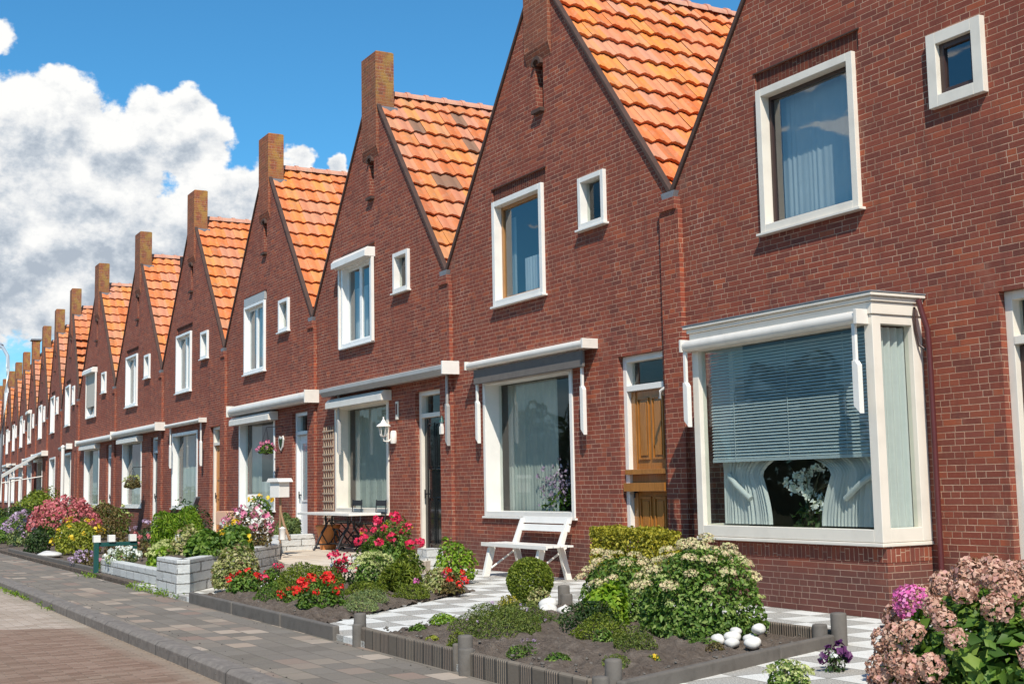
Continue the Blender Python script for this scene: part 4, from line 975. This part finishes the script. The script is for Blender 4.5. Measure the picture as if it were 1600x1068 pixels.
plant('pink_petunia', 'pink and white petunia beside the small pale stonecrop', 'flower', (-14.55, -2.95, .04), .38, .40, 'leaf_dark', 500, .04, flowers=[F(8, .05, 'petal_rose', .04, per=22), F(5, .045, 'petal_white', .035, per=14)])
plant('stonecrop', 'small stonecrop with flat green heads behind the red geraniums', 'shrub', (-14.15, -2.70, .04), .60, .42, 'leaf_sedum', 1500, .045, flowers=[F(30, .05, 'petal_creamgreen', .02, per=60, flat=.4, zmin=.45)])
plant('rose_bush', 'rose bush with crimson blooms in front of the black door', 'shrub', (-15.9, -1.75, .04), 1.35, .82, 'leaf_green', 3200, .055, d=1.0, nst=20, inner=.6, lump=.3, flowers=[F(16, .055, 'petal_rose', .045, per=40, zmin=.45), F(3, .04, 'petal_yellow', .03, per=14, zmin=.6)])
plant('feathery_shrub', 'feathery golden green shrub right of the small stonecrop', 'shrub', (-13.30, -2.75, .04), .85, .52, 'leaf_ball', 3000, .075, aspect=.16, jitter=1.2, lumps=5, lump=.45, inner=.7)
plant('yellow_leaved_shrub', 'yellow green leafy shrub at the right end of the rose bush', 'shrub', (-14.35, -1.55, .04), .62, .58, 'leaf_lime', 1100, .055)
plant('variegated_shrub', 'yellow variegated shrub next to the red flowers at the path corner', 'shrub', (-12.98, -2.42, .04), .50, .32, 'leaf_variegated', 900, .045)
plant('red_geranium', 'red and pink geranium at the path corner of its bed', 'flower', (-12.72, -2.38, .04), .32, .26, 'leaf_bronze', 320, .04, flowers=[F(9, .035, 'petal_red', .028, per=26, zmin=.3), F(3, .03, 'petal_pink', .028, per=20, zmin=.3)])
plant('ground_cover_plant', 'grey green low plant behind the largest red geranium', 'plant', (-12.35, -3.55, .03), .62, .16, 'leaf_lavender', 1600, .024, d=.5, aspect=.3, jitter=.9)
plant('ground_cover_plant', 'fresh green low plant with two pink flowers along the path', 'plant', (-12.55, -2.95, .03), .60, .18, 'leaf_ball', 1700, .026, d=.45, aspect=.3, jitter=.9, flowers=[F(2, .04, 'petal_hot', .03, per=26, zmin=.8)])
plant('ground_cover_plant', 'low green plant at the front between feathery mound and edging', 'plant', (-13.25, -4.28, .03), .60, .20, 'leaf_green', 1300, .026, d=.35, aspect=.35, jitter=.9)
plant('ground_cover_plant', 'pale green low plant filling the soil behind the feathery mound', 'plant', (-12.9, -3.35, .03), .8, .22, 'leaf_ball', 1900, .03, d=.5, aspect=.3, jitter=.9)
plant('ground_cover_plant', 'small grey green cushion at the path end of the geranium bed', 'plant', (-11.65, -3.9, .03), .5, .14, 'leaf_lavender', 1000, .024, d=.4, aspect=.3, jitter=.9)
plant('ground_cover_plant', 'second olive mat spreading from the wide one towards the path', 'plant', (-9.55, -3.35, .03), .75, .20, 'leaf_mat', 2600, .022, d=.6, lumps=10, aspect=.35, jitter=.9)
plant('ground_cover_plant', 'broad low heather clump in front of the dark bush and stonecrop', 'plant', (-8.15, -3.45, .03), .62, .20, 'leaf_ball', 2200, .024, d=.45, lumps=9, aspect=.3, jitter=.9)
for i, (x, y, w, lf, lb) in enumerate([(-9.9, -3.35, .34, 'leaf_mat', 'thin olive sprigs near the path side of the nearest bed'), (-9.3, -3.2, .5, 'leaf_green', 'small green tuft between the lime creeper and the dark bush'), (-8.0, -3.25, .36, 'leaf_mat', 'olive tuft between dark bush and reddish tuft'), (-7.75, -4.35, .26, 'leaf_green', 'fresh green sprig by the right half of the front edging'), (-10.35, -3.0, .3, 'leaf_ball', 'yellow green tuft behind the lime creeping plant'), (-8.5, -4.45, .22, 'leaf_ball', 'small tuft leaning on the middle edging posts'), (-6.95, -4.1, .24, 'leaf_mat', 'dry olive tuft at the right front corner of the nearest bed')]):
    plant('low_plant', lb, 'plant', (x, y, .03), w, .10 + .02 * (i % 3), lf, 420, .022, aspect=.35, jitter=.9)
peb = MB()
for i in range(420):
    B_ = bedA if i % 3 else bedB; a, b = random.random(), random.random(); p = [Vector((q[0], q[1])) for q in B_]; q = p[0].lerp(p[1], a).lerp(p[3].lerp(p[2], a), .04 + .92 * b); r = random.uniform(.004, .016)
    peb.blob((q.x, q.y, .06), (r * 1.3, r, r * .7), i, 6, 4, .2)
for i in range(160):
    r = random.uniform(.003, .009); peb.blob((random.uniform(-20, -8), random.choice([-4.85, -5.8, -6.1]) + random.gauss(0, .08) , -.045 if i % 3 else -.045), (r * 1.4, r, r * .5), i, 5, 3, .2)
peb = peb.build('pebbles', 'concrete_post'); peb['kind'] = 'stuff'; peb['label'] = 'pebbles and clods scattered on the soil'
# hydrangea at the right
hy = thing('hydrangea', 'big hydrangea with dried pinkish brown flower heads at the lower right corner', 'shrub', (-5.02, -2.72, -.04))
P, Nn = mound(1.66, 1.30, .70, 4200, 9, .5, lump=.15); leaves('foliage', P, Nn, .075, 'leaf_green', hy, .62, .5, fold=.08); stems(hy, 1.6, 1.2, .75, 30, r=.006)
fp, fn = flower_pts(1.80, 1.42, .80, 88, .06, 9, .80)
fp[:, 2] = np.maximum(fp[:, 2] - .02, .06)
pinki = int(np.argmin(((fp - np.array([-.52, -.42, .62])) ** 2).sum(1)))
ok = [i for i in range(len(fp)) if i != pinki and not (fp[i][0] > .1 and fp[i][2] < .42 and i % 2)]
heads(hy, fp[ok], fn[ok], .070, 'petal_dusty', 260, .025, push=.35)
heads(hy, fp[[pinki]], fn[[pinki]], .082, 'petal_hot', 330, .022, name='pink_flower_head', push=.25)
plant('stonecrop', 'small yellow green stonecrop on the checkered slabs left of the hydrangea', 'plant', (-5.88, -3.62, 0), .30, .15, 'leaf_sedum', 500, .03, flowers=[F(22, .03, 'petal_creamgreen', .014, per=45, flat=.5, zmin=.3)])
plant('pansy', 'dark purple pansy with white blooms at the left foot of the hydrangea', 'flower', (-6.18, -2.98, 0), .16, .16, 'leaf_dark', 90, .035, flowers=[F(5, .035, 'petal_purple', .045, per=12, zmin=.3), F(2, .02, 'petal_white', .03, per=6, zmin=.2)])
plant('wall_plant', 'yellow green plant against the wall behind the hydrangea', 'plant', (-7.05, -.42, 0), .95, .42, 'leaf_lime', 900, .05, d=.4, inner=.7)

# ------------------------------------------------------------------ block walls, raised garden of the house with the terrace
def blockwall(label, pts, z1, th=.16, z0=-.06):
    t_ = thing('block_wall', label, 'garden wall', (pts[0][0], pts[0][1], 0)); x, y = pts[0]
    for a, b in zip(pts[:-1], pts[1:]):
        a, b = Vector(a), Vector(b); d = (b - a).normalized(); n = Vector((-d.y, d.x)) * th / 2
        p = [(q.x - x, q.y - y) for q in (a + n, a - n - d * 0, b - n + d * th / 2, b + n + d * th / 2)]
        MB().prism(p, z0, z1, 'z').build('wall_run', 'block', t_, bevel=.012)
    return t_
blockwall('low grey split block wall along the pavement', [(-20.35, -4.50), (-16.28, -4.50)], .20)
blockwall('taller grey block wall at the corner of the raised garden', [(-16.25, -4.66), (-15.35, -4.66), (-18.55, -2.45), (-21.2, -1.50)], .40)
blockwall('grey block planter wall holding the lavender on the terrace', [(-21.25, -1.50), (-21.35, -.85)], .43)
bumpy('soil', [(-20.3, -4.4), (-16.7, -4.4), (-18.8, -2.2), (-22.4, -2.2)], .14, 5)
struct(MB().prism([(-16.65, -4.60), (-15.50, -4.58), (-18.62, -2.40), (-21.3, -1.42), (-21.42, -.80), (-23.0, -.8), (-22.6, -2.2)], 0, .36, 'z').build('soil', 'soil'))
tag(MB().box(-.30, .12, -.16, .16, -.08, .12).box(-.24, .1, -.12, .14, .12, .24).build('stone_block', 'block', None, bevel=.01, loc=(-16.75, -.70, .08)), 'grey concrete step blocks at the right end of the rose bush', 'block')
plant('white_flowers', 'white flowering plant at the left end of the low block wall', 'flower', (-19.75, -4.38, .14), .55, .26, 'leaf_lavender', 500, .04, flowers=[F(26, .035, 'petal_white', .035, per=16, zmin=.3)])
plant('stonecrop', 'wide pale green stonecrop growing over the low block wall', 'shrub', (-17.9, -4.15, .12), 1.15, .42, 'leaf_lime', 2400, .06, d=.7, flowers=[F(44, .055, 'petal_creamgreen', .022, per=60, flat=.4, zmin=.4)])
plant('fern_bush', 'bright lime green feathery bush behind the low block wall', 'bush', (-18.7, -3.75, .12), 1.35, 1.02, 'leaf_lime', 9500, .075, d=1.0, aspect=.20, jitter=1.2, lump=.3)
plant('dark_bush', 'dark green bush behind the lime green feathery one', 'bush', (-20.9, -3.1, .14), 1.0, 1.0, 'leaf_dark', 2000, .05, inner=.6)
plant('leafy_plant', 'dark green broad leaved plants on top of the tall block wall', 'plant', (-16.35, -4.12, .38), .80, .36, 'leaf_green', 1000, .085, d=.55)
plant('leafy_plant', 'large broad leaved plant by the tall wall below the white flowers', 'plant', (-17.0, -3.55, .38), .95, .42, 'leaf_green', 1300, .09, d=.6, flowers=[F(5, .05, 'petal_yellow', .05, per=16, zmin=.4)])
plant('pink_flowers', 'pale pink and cream blooming plant among the raised garden leaves', 'flower', (-18.2, -2.95, .38), .85, .62, 'leaf_bronze', 900, .05, inner=.7, flowers=[F(20, .05, 'petal_pink', .05, per=16, zmin=.4), F(12, .05, 'petal_white', .05, per=16, zmin=.4)])
plant('yellow_leaved_shrub', 'yellowish shrub at the left of the raised garden beside white caps', 'shrub', (-17.35, -4.05, .30), .60, .50, 'leaf_variegated', 700, .06, inner=.6)
plant('lavender', 'soft green lavender in the grey block planter on the terrace', 'plant', (-21.95, -1.05, .34), 1.0, .46, 'leaf_lavender', 5200, .07, d=.6, aspect=.18, jitter=1.1, lump=.35)
# terrace furniture
pot = thing('terracotta_pot', 'orange terracotta pot between lavender planter and iron table', 'pot', (-21.05, -.62, .16))
MB().lathe([(.13, 0), (.17, .22), (.2, .36), (.215, .37), (.215, .42), (.19, .42), (.17, .36)], n=20).build('pot', 'terracotta_orange', pot); MB().lathe([(.001, .37), (.18, .375)], n=16, caps=False).build('soil_fill', 'soil', pot)
tb = thing('iron_table', 'black cast iron table with a long white top on the terrace', 'table', (-20.35, -.68, .16))
MB().box(-1.30, 1.10, -.28, .28, .60, .64).build('table_top', 'white_paint', tb, bevel=.005)
for s in (-1, 1):
    m = MB()
    for q in (-1, 1):
        m.tube([(s * .5, q * .06, .58), (s * .5, q * .05, .4), (s * .5, q * .16, .22), (s * .5, q * .24, .06), (s * .5, q * .28, .0)], .02, 6)
        m.tube([(s * .5, q * .02, .1), (s * .5, q * .14, .3), (s * .5, 0, .5)], .012, 5)
    m.tube([(s * .5, -.22, .1), (s * .5, .22, .1)], .014, 6); m.build('leg', 'dark_metal', tb)
m = MB(); m.tube([(-.5, 0, .12), (.5, 0, .12)], .014, 6); m.tube([(-.5, 0, .5), (.5, 0, .5)], .014, 6)
for q in range(14): m.tube([(-.13 + .13 * math.cos(a) * 1 + .13, -.05, .24 + .13 * math.sin(a)) for a in (q * 2 * PI / 14, (q + 1) * 2 * PI / 14)], .01, 5, False)
m.build('stretcher', 'dark_metal', tb)
def chair(label, loc, rz):
    c = thing('folding_chair', label, 'chair', loc, rz, 'black folding chairs at the iron table')
    m = MB()
    for i in range(5): m.box(-.2, .2, -.18 + i * .08, -.12 + i * .08, .44, .46)
    m.build('seat', 'dark_metal', c); MB().box(-.2, .2, .20, .22, .74, .83).box(-.2, .2, .2, .21, .60, .64).build('backrest', 'dark_metal', c, bevel=.004)
    for s in (-1, 1):
        MB().tube([(s * .2, .21, .84), (s * .2, .18, .46), (s * .2, -.2, 0)], .012, 6).build('leg', 'dark_metal', c)
        MB().tube([(s * .18, -.18, .45), (s * .18, .24, 0)], .012, 6).build('leg', 'dark_metal', c)
chair('black folding chair behind the left half of the white table top', (-21.0, -.30, .16), 0); chair('black folding chair behind the right half of the white table top', (-19.95, -.30, .16), 0)
# white garden bench
bn = thing('garden_bench', 'white wooden slatted bench against the wall under the window', 'bench', (-14.5, -.40, 0))
m = MB()
for i in range(4): m.box(-.86, .86, -.22 + i * .10, -.14 + i * .10, .42, .445)
m.box(-.86, .86, -.235, -.215, .40, .45); m.build('seat', 'white_paint', bn, bevel=.004)
def slant(z): return .18 + (z - .42) * .28
m = MB()
for z0 in (.60, .70):
    ya = slant(z0); m.add([(-.60, ya, z0), (.62, ya, z0), (.62, ya + .025, z0 + .085), (-.60, ya + .025, z0 + .085), (-.60, ya + .025, z0 - .004), (.62, ya + .025, z0 - .004), (.62, ya + .05, z0 + .08), (-.60, ya + .05, z0 + .08)],
        [(0, 1, 2, 3), (4, 7, 6, 5), (0, 4, 5, 1), (3, 2, 6, 7), (0, 3, 7, 4), (1, 5, 6, 2)])
m.build('backrest', 'white_paint', bn, bevel=.003)
for s in (-.60, .56):
    MB().prism([(-.28, .0), (-.19, 0), (-.08, .42), (-.17, .42)][::-1], s - .03 - (.14 if s < 0 else 0), s + .035 - (.14 if s < 0 else 0), 'x').build('leg', 'white_paint', bn, bevel=.004)
    MB().prism([(.30, 0), (.22, 0), (.11, .42), (.25, .76), (.30, .76), (.19, .42)], s - .03, s + .03, 'x').build('leg', 'white_paint', bn, bevel=.004)
    MB().tube([(s, -.22, .12), (s, .24, .40)], .014, 6).build('brace', 'white_paint', bn)
# lantern on house C
ln = MB(); lx, lz = BX(2) + 3.85, 2.02
L_ = thing('wall_lantern', 'white coach lantern on the brick wall between window and black door', 'lantern', (lx, -.01, lz))
MB().lathe([(.05, -.09), (.06, -.05), (.06, .09), (.04, .12)], (.0, -.02, 0), 12).tube([(0, -.04, 0), (0, -.12, -.06), (0, -.20, -.05), (0, -.20, .02)], .014, 8).build('bracket', 'white_paint', L_)
MB().lathe([(.045, .02), (.055, .03), (.06, .04)], (0, -.2, 0), 6).build('lantern_base', 'white_paint', L_); MB().lathe([(.125, .19), (.10, .22), (.05, .25), (.03, .29), (.012, .31), (.012, .35)], (0, -.2, 0), 12).build('lantern_cap', 'white_paint', L_)
for q in range(6):
    a = q * PI / 3; MB().tube([(.05 * math.cos(a), -.2 + .05 * math.sin(a), .03), (.085 * math.cos(a), -.2 + .085 * math.sin(a), .2)], .007, 5).build('lantern_bar', 'white_paint', L_)
MB().lathe([(.045, .035), (.078, .19)], (0, -.2, 0), 6, False).build('lantern_glass', 'glass', L_)
L2 = thing('wall_lantern', 'small green topped wall lamp right of the black door', 'lantern', (BX(2) + 5.78, -.01, 2.12))
MB().box(-.03, .03, -.10, 0, -.12, .0).tube([(0, -.07, 0), (0, -.07, .06)], .03, 8).build('lamp_body', 'white_paint', L2); MB().lathe([(.05, .06), (.03, .1), (.008, .16)], (0, -.07, 0), 8).build('lamp_cap', 'dark_green_paint', L2)
# hanging baskets
def basket(label, loc, w, h, leaf, fl, n=600):
    t_ = thing('hanging_basket', label, 'flower basket', loc)
    P, Nn = mound(w, w, h, n, 6, .5); P[:, 2] -= h * .35; leaves('foliage', P, Nn, .05, leaf, t_)
    if fl: fp, fn = flower_pts(w, w, h, 14, .25); fp[:, 2] -= h * .35; heads(t_, fp, fn, .04, fl, 22, .035)
    MB().lathe([(.02, -h * .45), (w * .28, -h * .3), (w * .36, -.0)], n=12).build('basket', 'stem', t_)
    m = MB()
    for a in (0, 2.1, 4.2): m.tube([(w * .34 * math.cos(a), w * .34 * math.sin(a), 0), (0, 0, .45)], .004, 4, False)
    m.tube([(0, 0, .45), (0, .35, .47)], .008, 5); m.build('hanger', 'dark_metal', t_)
basket('hanging basket of pale pink flowers beside the heart shaped plaque', (-25.16, -.36, 2.02), .36, .24, 'leaf_green', 'petal_pink', 300)
basket('full round hanging basket of yellowish leaves before the window', (-36.66, -.42, 1.45), .58, .36, 'leaf_bronze', 'petal_creamgreen', 900)
# mailbox
mb_ = thing('mailbox', 'white mailbox with a pitched lid on a bare branch post', 'mailbox', (-19.57, -2.0, .36), .3)
MB().box(-.12, .12, -.10, .10, .72, .96).build('box', 'white_paint', mb_, bevel=.004); MB().prism([(-.17, .96), (.17, .96), (.12, 1.02), (-.12, 1.02)], -.14, .14, 'y').build('lid', 'white_paint', mb_, bevel=.004)
MB().tube([(.02, 0, .72), (.02, .0, .5), (.08, .02, .3), (.2, .05, .05)], .022, 6).tube([(.02, 0, .72), (.0, 0, 0)], .02, 6).build('post', 'branch', mb_)
tag(MB().lathe([(.045, 0), (.05, .16), (.06, .17), (.0, .2)], n=10).build('white_candle_jar', 'white_paint', None, loc=(-19.0, -2.15, .44)), 'small white jar on the planter edge left of the lavender', 'jar')
wc = thing('white_chair', 'white wooden garden chair among the raised garden plants', 'chair', (-21.5, -1.95, .25), .5)
MB().box(-.22, .22, -.22, .22, .34, .37).build('seat', 'white_paint', wc, bevel=.004); MB().prism([(-.22, .37), (.22, .37), (.18, .88), (-.14, .88)], .2, .225, 'y').build('backrest', 'white_paint', wc, bevel=.004)
for sx in (-.2, .2):
    for sy in (-.2, .2): MB().box(sx - .02, sx + .02, sy - .02, sy + .02, 0, .34).build('leg', 'white_paint', wc)
fs_ = thing('plant_stand', 'pale plant stand with potted flowers left of the mailbox', 'plant stand', (-20.6, -2.0, .3))
MB().box(-.16, .16, -.12, .12, .42, .45).box(-.14, .14, -.1, .1, .2, .22).build('shelf', 'white_paint', fs_)
for sx in (-.14, .14):
    for sy in (-.1, .1): MB().box(sx - .012, sx + .012, sy - .012, sy + .012, 0, .42).build('leg', 'white_paint', fs_)
plant('potted_flowers', 'yellow flowered potted plant standing on the pale plant stand', 'flower', (-20.6, -2.0, .76), .50, .38, 'leaf_green', 420, .06, inner=.7, flowers=[F(4, .05, 'petal_yellow', .05, per=16, zmin=.6)])
tag(MB().box(-.22, .22, -.12, .12, 0, .26).box(-.2, .2, -.1, .1, .26, .28).build('wooden_crate', 'peach_wood', None, bevel=.006, loc=(-26.46, -.8, .5), rz=.2), 'peach coloured crate in front of the ochre door', 'crate')
gc = thing('folding_lounger', 'grey wooden garden chair with slatted back beside the dark bush', 'chair', (-28.2, -1.25, .1), -.5)
m = MB()
for i in range(4): m.add([(-.2 + i * .11, .1, .35), (-.12 + i * .11, .1, .35), (-.12 + i * .11, .32, .98), (-.2 + i * .11, .32, .98), (-.2 + i * .11, .13, .35), (-.12 + i * .11, .13, .35), (-.12 + i * .11, .35, .98), (-.2 + i * .11, .35, .98)], [(0, 1, 2, 3), (7, 6, 5, 4), (3, 2, 6, 7), (0, 4, 5, 1), (1, 5, 6, 2), (0, 3, 7, 4)])
m.build('backrest', 'grey_paint', gc); MB().box(-.22, .24, -.35, .12, .32, .35).build('seat', 'grey_paint', gc)
for sx in (-.2, .2): MB().tube([(sx, -.32, 0), (sx, -.3, .34)], .02, 5).tube([(sx, .2, 0), (sx, .1, .34)], .02, 5).build('leg', 'grey_paint', gc)
# green post and rail fence with white caps
fn_ = thing('green_fence', 'short dark green post and rail fence with white square caps', 'fence', (-20.3, -4.66, -.05))
MB().box(-.035, .035, -.035, .035, 0, .50).build('post', 'dark_green_paint', fn_, bevel=.004); MB().box(-.06, -.0, -.0, .62, .44, .50).build('rail', 'dark_green_paint', fn_, bevel=.004)
MB().box(-.08, -.01, .55, .62, 0, .43).build('post', 'dark_green_paint', fn_, bevel=.004)
for y in (-.04, .18, .50): MB().box(-.085, .03, y, y + .10, .503, .61).build('cap', 'white_paint', fn_, bevel=.006)
tag(MB().box(-.06, .06, -.06, .06, 0, .5).build('white_stake', 'white_paint', None, bevel=.006, loc=(-17.55, -4.1, .12)), 'single white square stake in the pale stonecrop', 'stake')

# ------------------------------------------------------------------ far gardens
edging('garden_edging', 'old low concrete edging of the garden left of the green fence', [((-29.5, -4.62), (-20.6, -4.60))], h=.06, mat='concrete_post')
FG = [('leafy_plant', 'purple flowered cushion hanging over the kerb left of the green fence', 'flower', (-22.2, -4.45, 0), .60, .26, 'leaf_bronze', 500, .04, F(20, .04, 'petal_lilac', .035, per=16, zmin=.2)),
 ('low_plant', 'low pinkish flowers just left of the green post', 'flower', (-21.3, -4.2, 0), .8, .18, 'leaf_green', 500, .04, F(12, .04, 'petal_pink', .04, per=12, zmin=.3)),
 ('yellow_shrub', 'yellow flowering shrub in front of the red blooming bush', 'shrub', (-26.8, -3.7, 0), 1.45, .80, 'leaf_yellowgreen', 2600, .06, F(16, .05, 'petal_yellow', .05, per=14, zmin=.3)),
 ('dark_bush', 'dark green bush at the pavement edge left of the yellow shrub', 'bush', (-27.6, -4.35, 0), .75, .66, 'leaf_dark', 1300, .05, None),
 ('red_bush', 'big coral red and pink blooming bush in the far gardens', 'shrub', (-31.8, -3.1, 0), 2.1, 1.12, 'leaf_green', 1800, .07, F(95, .11, 'petal_coral', .06, per=34, zmin=.35)),
 ('lilac_bush', 'pale lilac flowering bush at the left foot of the coral red bush', 'shrub', (-32.3, -4.0, 0), 1.0, .80, 'leaf_lavender', 900, .06, F(40, .07, 'petal_lilac', .05, per=24, zmin=.3)),
 ('green_bush', 'bright green bush at the left edge of the photo', 'bush', (-34.6, -4.0, 0), 1.5, .85, 'leaf_green', 2600, .06, None),
 ('olive_bush', 'olive bush behind the bright green one', 'bush', (-37.5, -3.4, 0), 2.6, 1.15, 'leaf_dark', 3000, .07, None),
 ('olive_bush', 'broad yellow green bush before the extended white awning', 'bush', (-41.0, -2.2, 0), 2.8, 1.60, 'leaf_ball', 4200, .08, None),
 ('olive_bush', 'dark leafy bush right of the white flagpole', 'bush', (-34.6, -1.6, 0), 1.6, 1.25, 'leaf_bronze', 2000, .07, None),
 ('green_bush', 'green shrub below the window between white pole and hanging basket', 'bush', (-37.0, -1.0, 0), 2.0, 1.05, 'leaf_green', 1600, .07, F(14, .06, 'petal_creamgreen', .06, per=12, zmin=.5)),
 ('green_bush', 'low mixed green plants in front of the full round hanging basket', 'bush', (-30.8, -1.0, 0), 2.2, .62, 'leaf_dark', 1600, .06, F(16, .05, 'petal_lilac', .05, per=12, zmin=.5)),
 ('leafy_plant', 'orange brown perennials behind the green fence', 'plant', (-24.6, -3.2, 0), 1.6, .42, 'leaf_bronze', 1400, .06, F(12, .05, 'petal_coral', .05, per=12, zmin=.4)),
 ('green_bush', 'mid green bush filling the garden behind the orange perennials', 'bush', (-24.2, -1.8, 0), 1.8, .55, 'leaf_green', 1600, .06, None),
 ('olive_bush', 'yellowish bush at the far left beneath the street lamp', 'bush', (-48.5, -3.0, 0), 3.2, 1.35, 'leaf_yellowgreen', 2600, .09, None),
 ('olive_bush', 'farther dark bush behind the yellowish one', 'bush', (-53.5, -2.6, 0), 3.6, 1.7, 'leaf_dark', 2600, .09, None),
 ('olive_bush', 'tall far green bush touching the extended white awning', 'bush', (-47.5, -1.2, 0), 2.6, 1.7, 'leaf_ball', 2600, .09, None),
 ('green_bush', 'farthest green bush beyond the awnings', 'bush', (-60, -2.0, 0), 4, 1.8, 'leaf_green', 2400, .1, None)]
for nm, lb, ct, loc, w, hh, lf, n, sz, fl in FG:
    plant(nm, lb, ct, loc, w, hh, lf, n, sz, d=w * .8, flowers=[fl] if fl else None, inner=.5, nst=6, lump=.28)
tag(MB().blob((0, 0, 0), (.4, .22, .07), 4, 14, 8, .1).build('white_rock', 'white_stone', None, loc=(-25.9, -4.4, .05)), 'flat whitish stone slab on the edging below the yellow shrub', 'rock')
fp_ = thing('white_pole', 'white painted pole rising from the bushes behind the red bush', 'pole', (-38.4, -2.0, 0))
MB().tube([(0, 0, 0), (0, 0, 2.5)], .05, 10).build('pole', 'white_paint', fp_); MB().blob((0, 0, 2.53), .06, 1).build('finial', 'white_paint', fp_)
pr = thing('pergola', 'thin white garden frame standing in front of the far awnings', 'garden frame', (-46.0, -2.2, 0))
for x in (-1.2, 1.2): MB().tube([(x, 0, 0), (x, 0, 1.75)], .035, 8).build('post', 'white_paint', pr)
MB().tube([(-1.25, 0, 1.75), (1.25, 0, 1.75)], .035, 8).build('crossbar', 'white_paint', pr)
# street lamp at the far left
sl_ = thing('street_lamp', 'pale grey street lamp with curved arm at the left edge', 'street lamp', (-31.1, -4.70, -.05))
MB().tube([(-.2, 0, 0), (.1, 0, 1.2), (.45, 0, 2.3), (1.15, 0, 3.5), (1.30, 0, 4.0), (1.18, 0, 4.3), (.80, -.05, 4.52), (.15, -.1, 4.66)], [.07, .06, .05, .045, .04, .038, .035, .03], 12).build('pole', 'lamp_grey', sl_)
MB().blob((-.05, -.12, 4.66), (.22, .2, .07), 2, 12, 8, 0).build('lamp_head', 'lamp_grey', sl_)
# chimney vent pipes etc.
MB().tube([(HW + .1, 2.3, 8.1), (HW + .1, 2.3, 8.75)], .05, 8).build('vent_pipe', 'dark_metal', Gh)
MB().tube([(HW + .25, 1.2, 7.7), (HW + .25, 1.2, 8.2)], .05, 8).build('vent_pipe', 'dark_metal', Fh)
# weeds along the walls and kerb
P = []; 
for (x0, x1, yy, n, sp_) in ((-18.2, -15.6, -4.72, 500, .07), (-20.4, -19.6, -4.8, 120, .05), (-16.2, -15.0, -4.76, 220, .05), (-19.5, -15.5, -6.05, 260, .04), (-20.5, -13.5, -6.04, 160, .03)):
    cx = RNG.uniform(x0, x1, 9); q = RNG.choice(cx, n) + RNG.normal(0, .10, n)
    P.append(np.stack([q, yy + RNG.normal(0, sp_, n), -.04 + np.abs(RNG.normal(0, .03, n)) if yy > -5 else -.14 + np.abs(RNG.normal(0, .02, n))], 1))
P = np.concatenate(P); wd = leaves('weeds', P, np.tile([0, 0, 1.], (len(P), 1)), .035, 'leaf_lime', None, .3, .8); wd['kind'] = 'stuff'; wd['label'] = 'weeds sprouting along the block wall and kerb'

# ------------------------------------------------------------------ the other side of the street: unseen trees, added to darken pane reflections
for i in range(13):
    w = 5.5 + (i * 7 % 3); P, Nn = mound(w, 3.6, 5.2 + (i * 5 % 4) * .6, 2600, 9, .5, lump=.3)
    t_ = thing('added_tree', 'unseen leafy tree across the street, added to darken the window reflections', 'tree', (2 - i * 6.2, -18.2, 0), 0, 'trees added across the street for window reflections'); leaves('crown', P, Nn, .34, 'leaf_dark', t_)
    MB().tube([(0, 0, 0), (.1, 0, 1.5), (0, .1, 3.2)], [.16, .13, .08], 8).build('trunk', 'stem', t_)
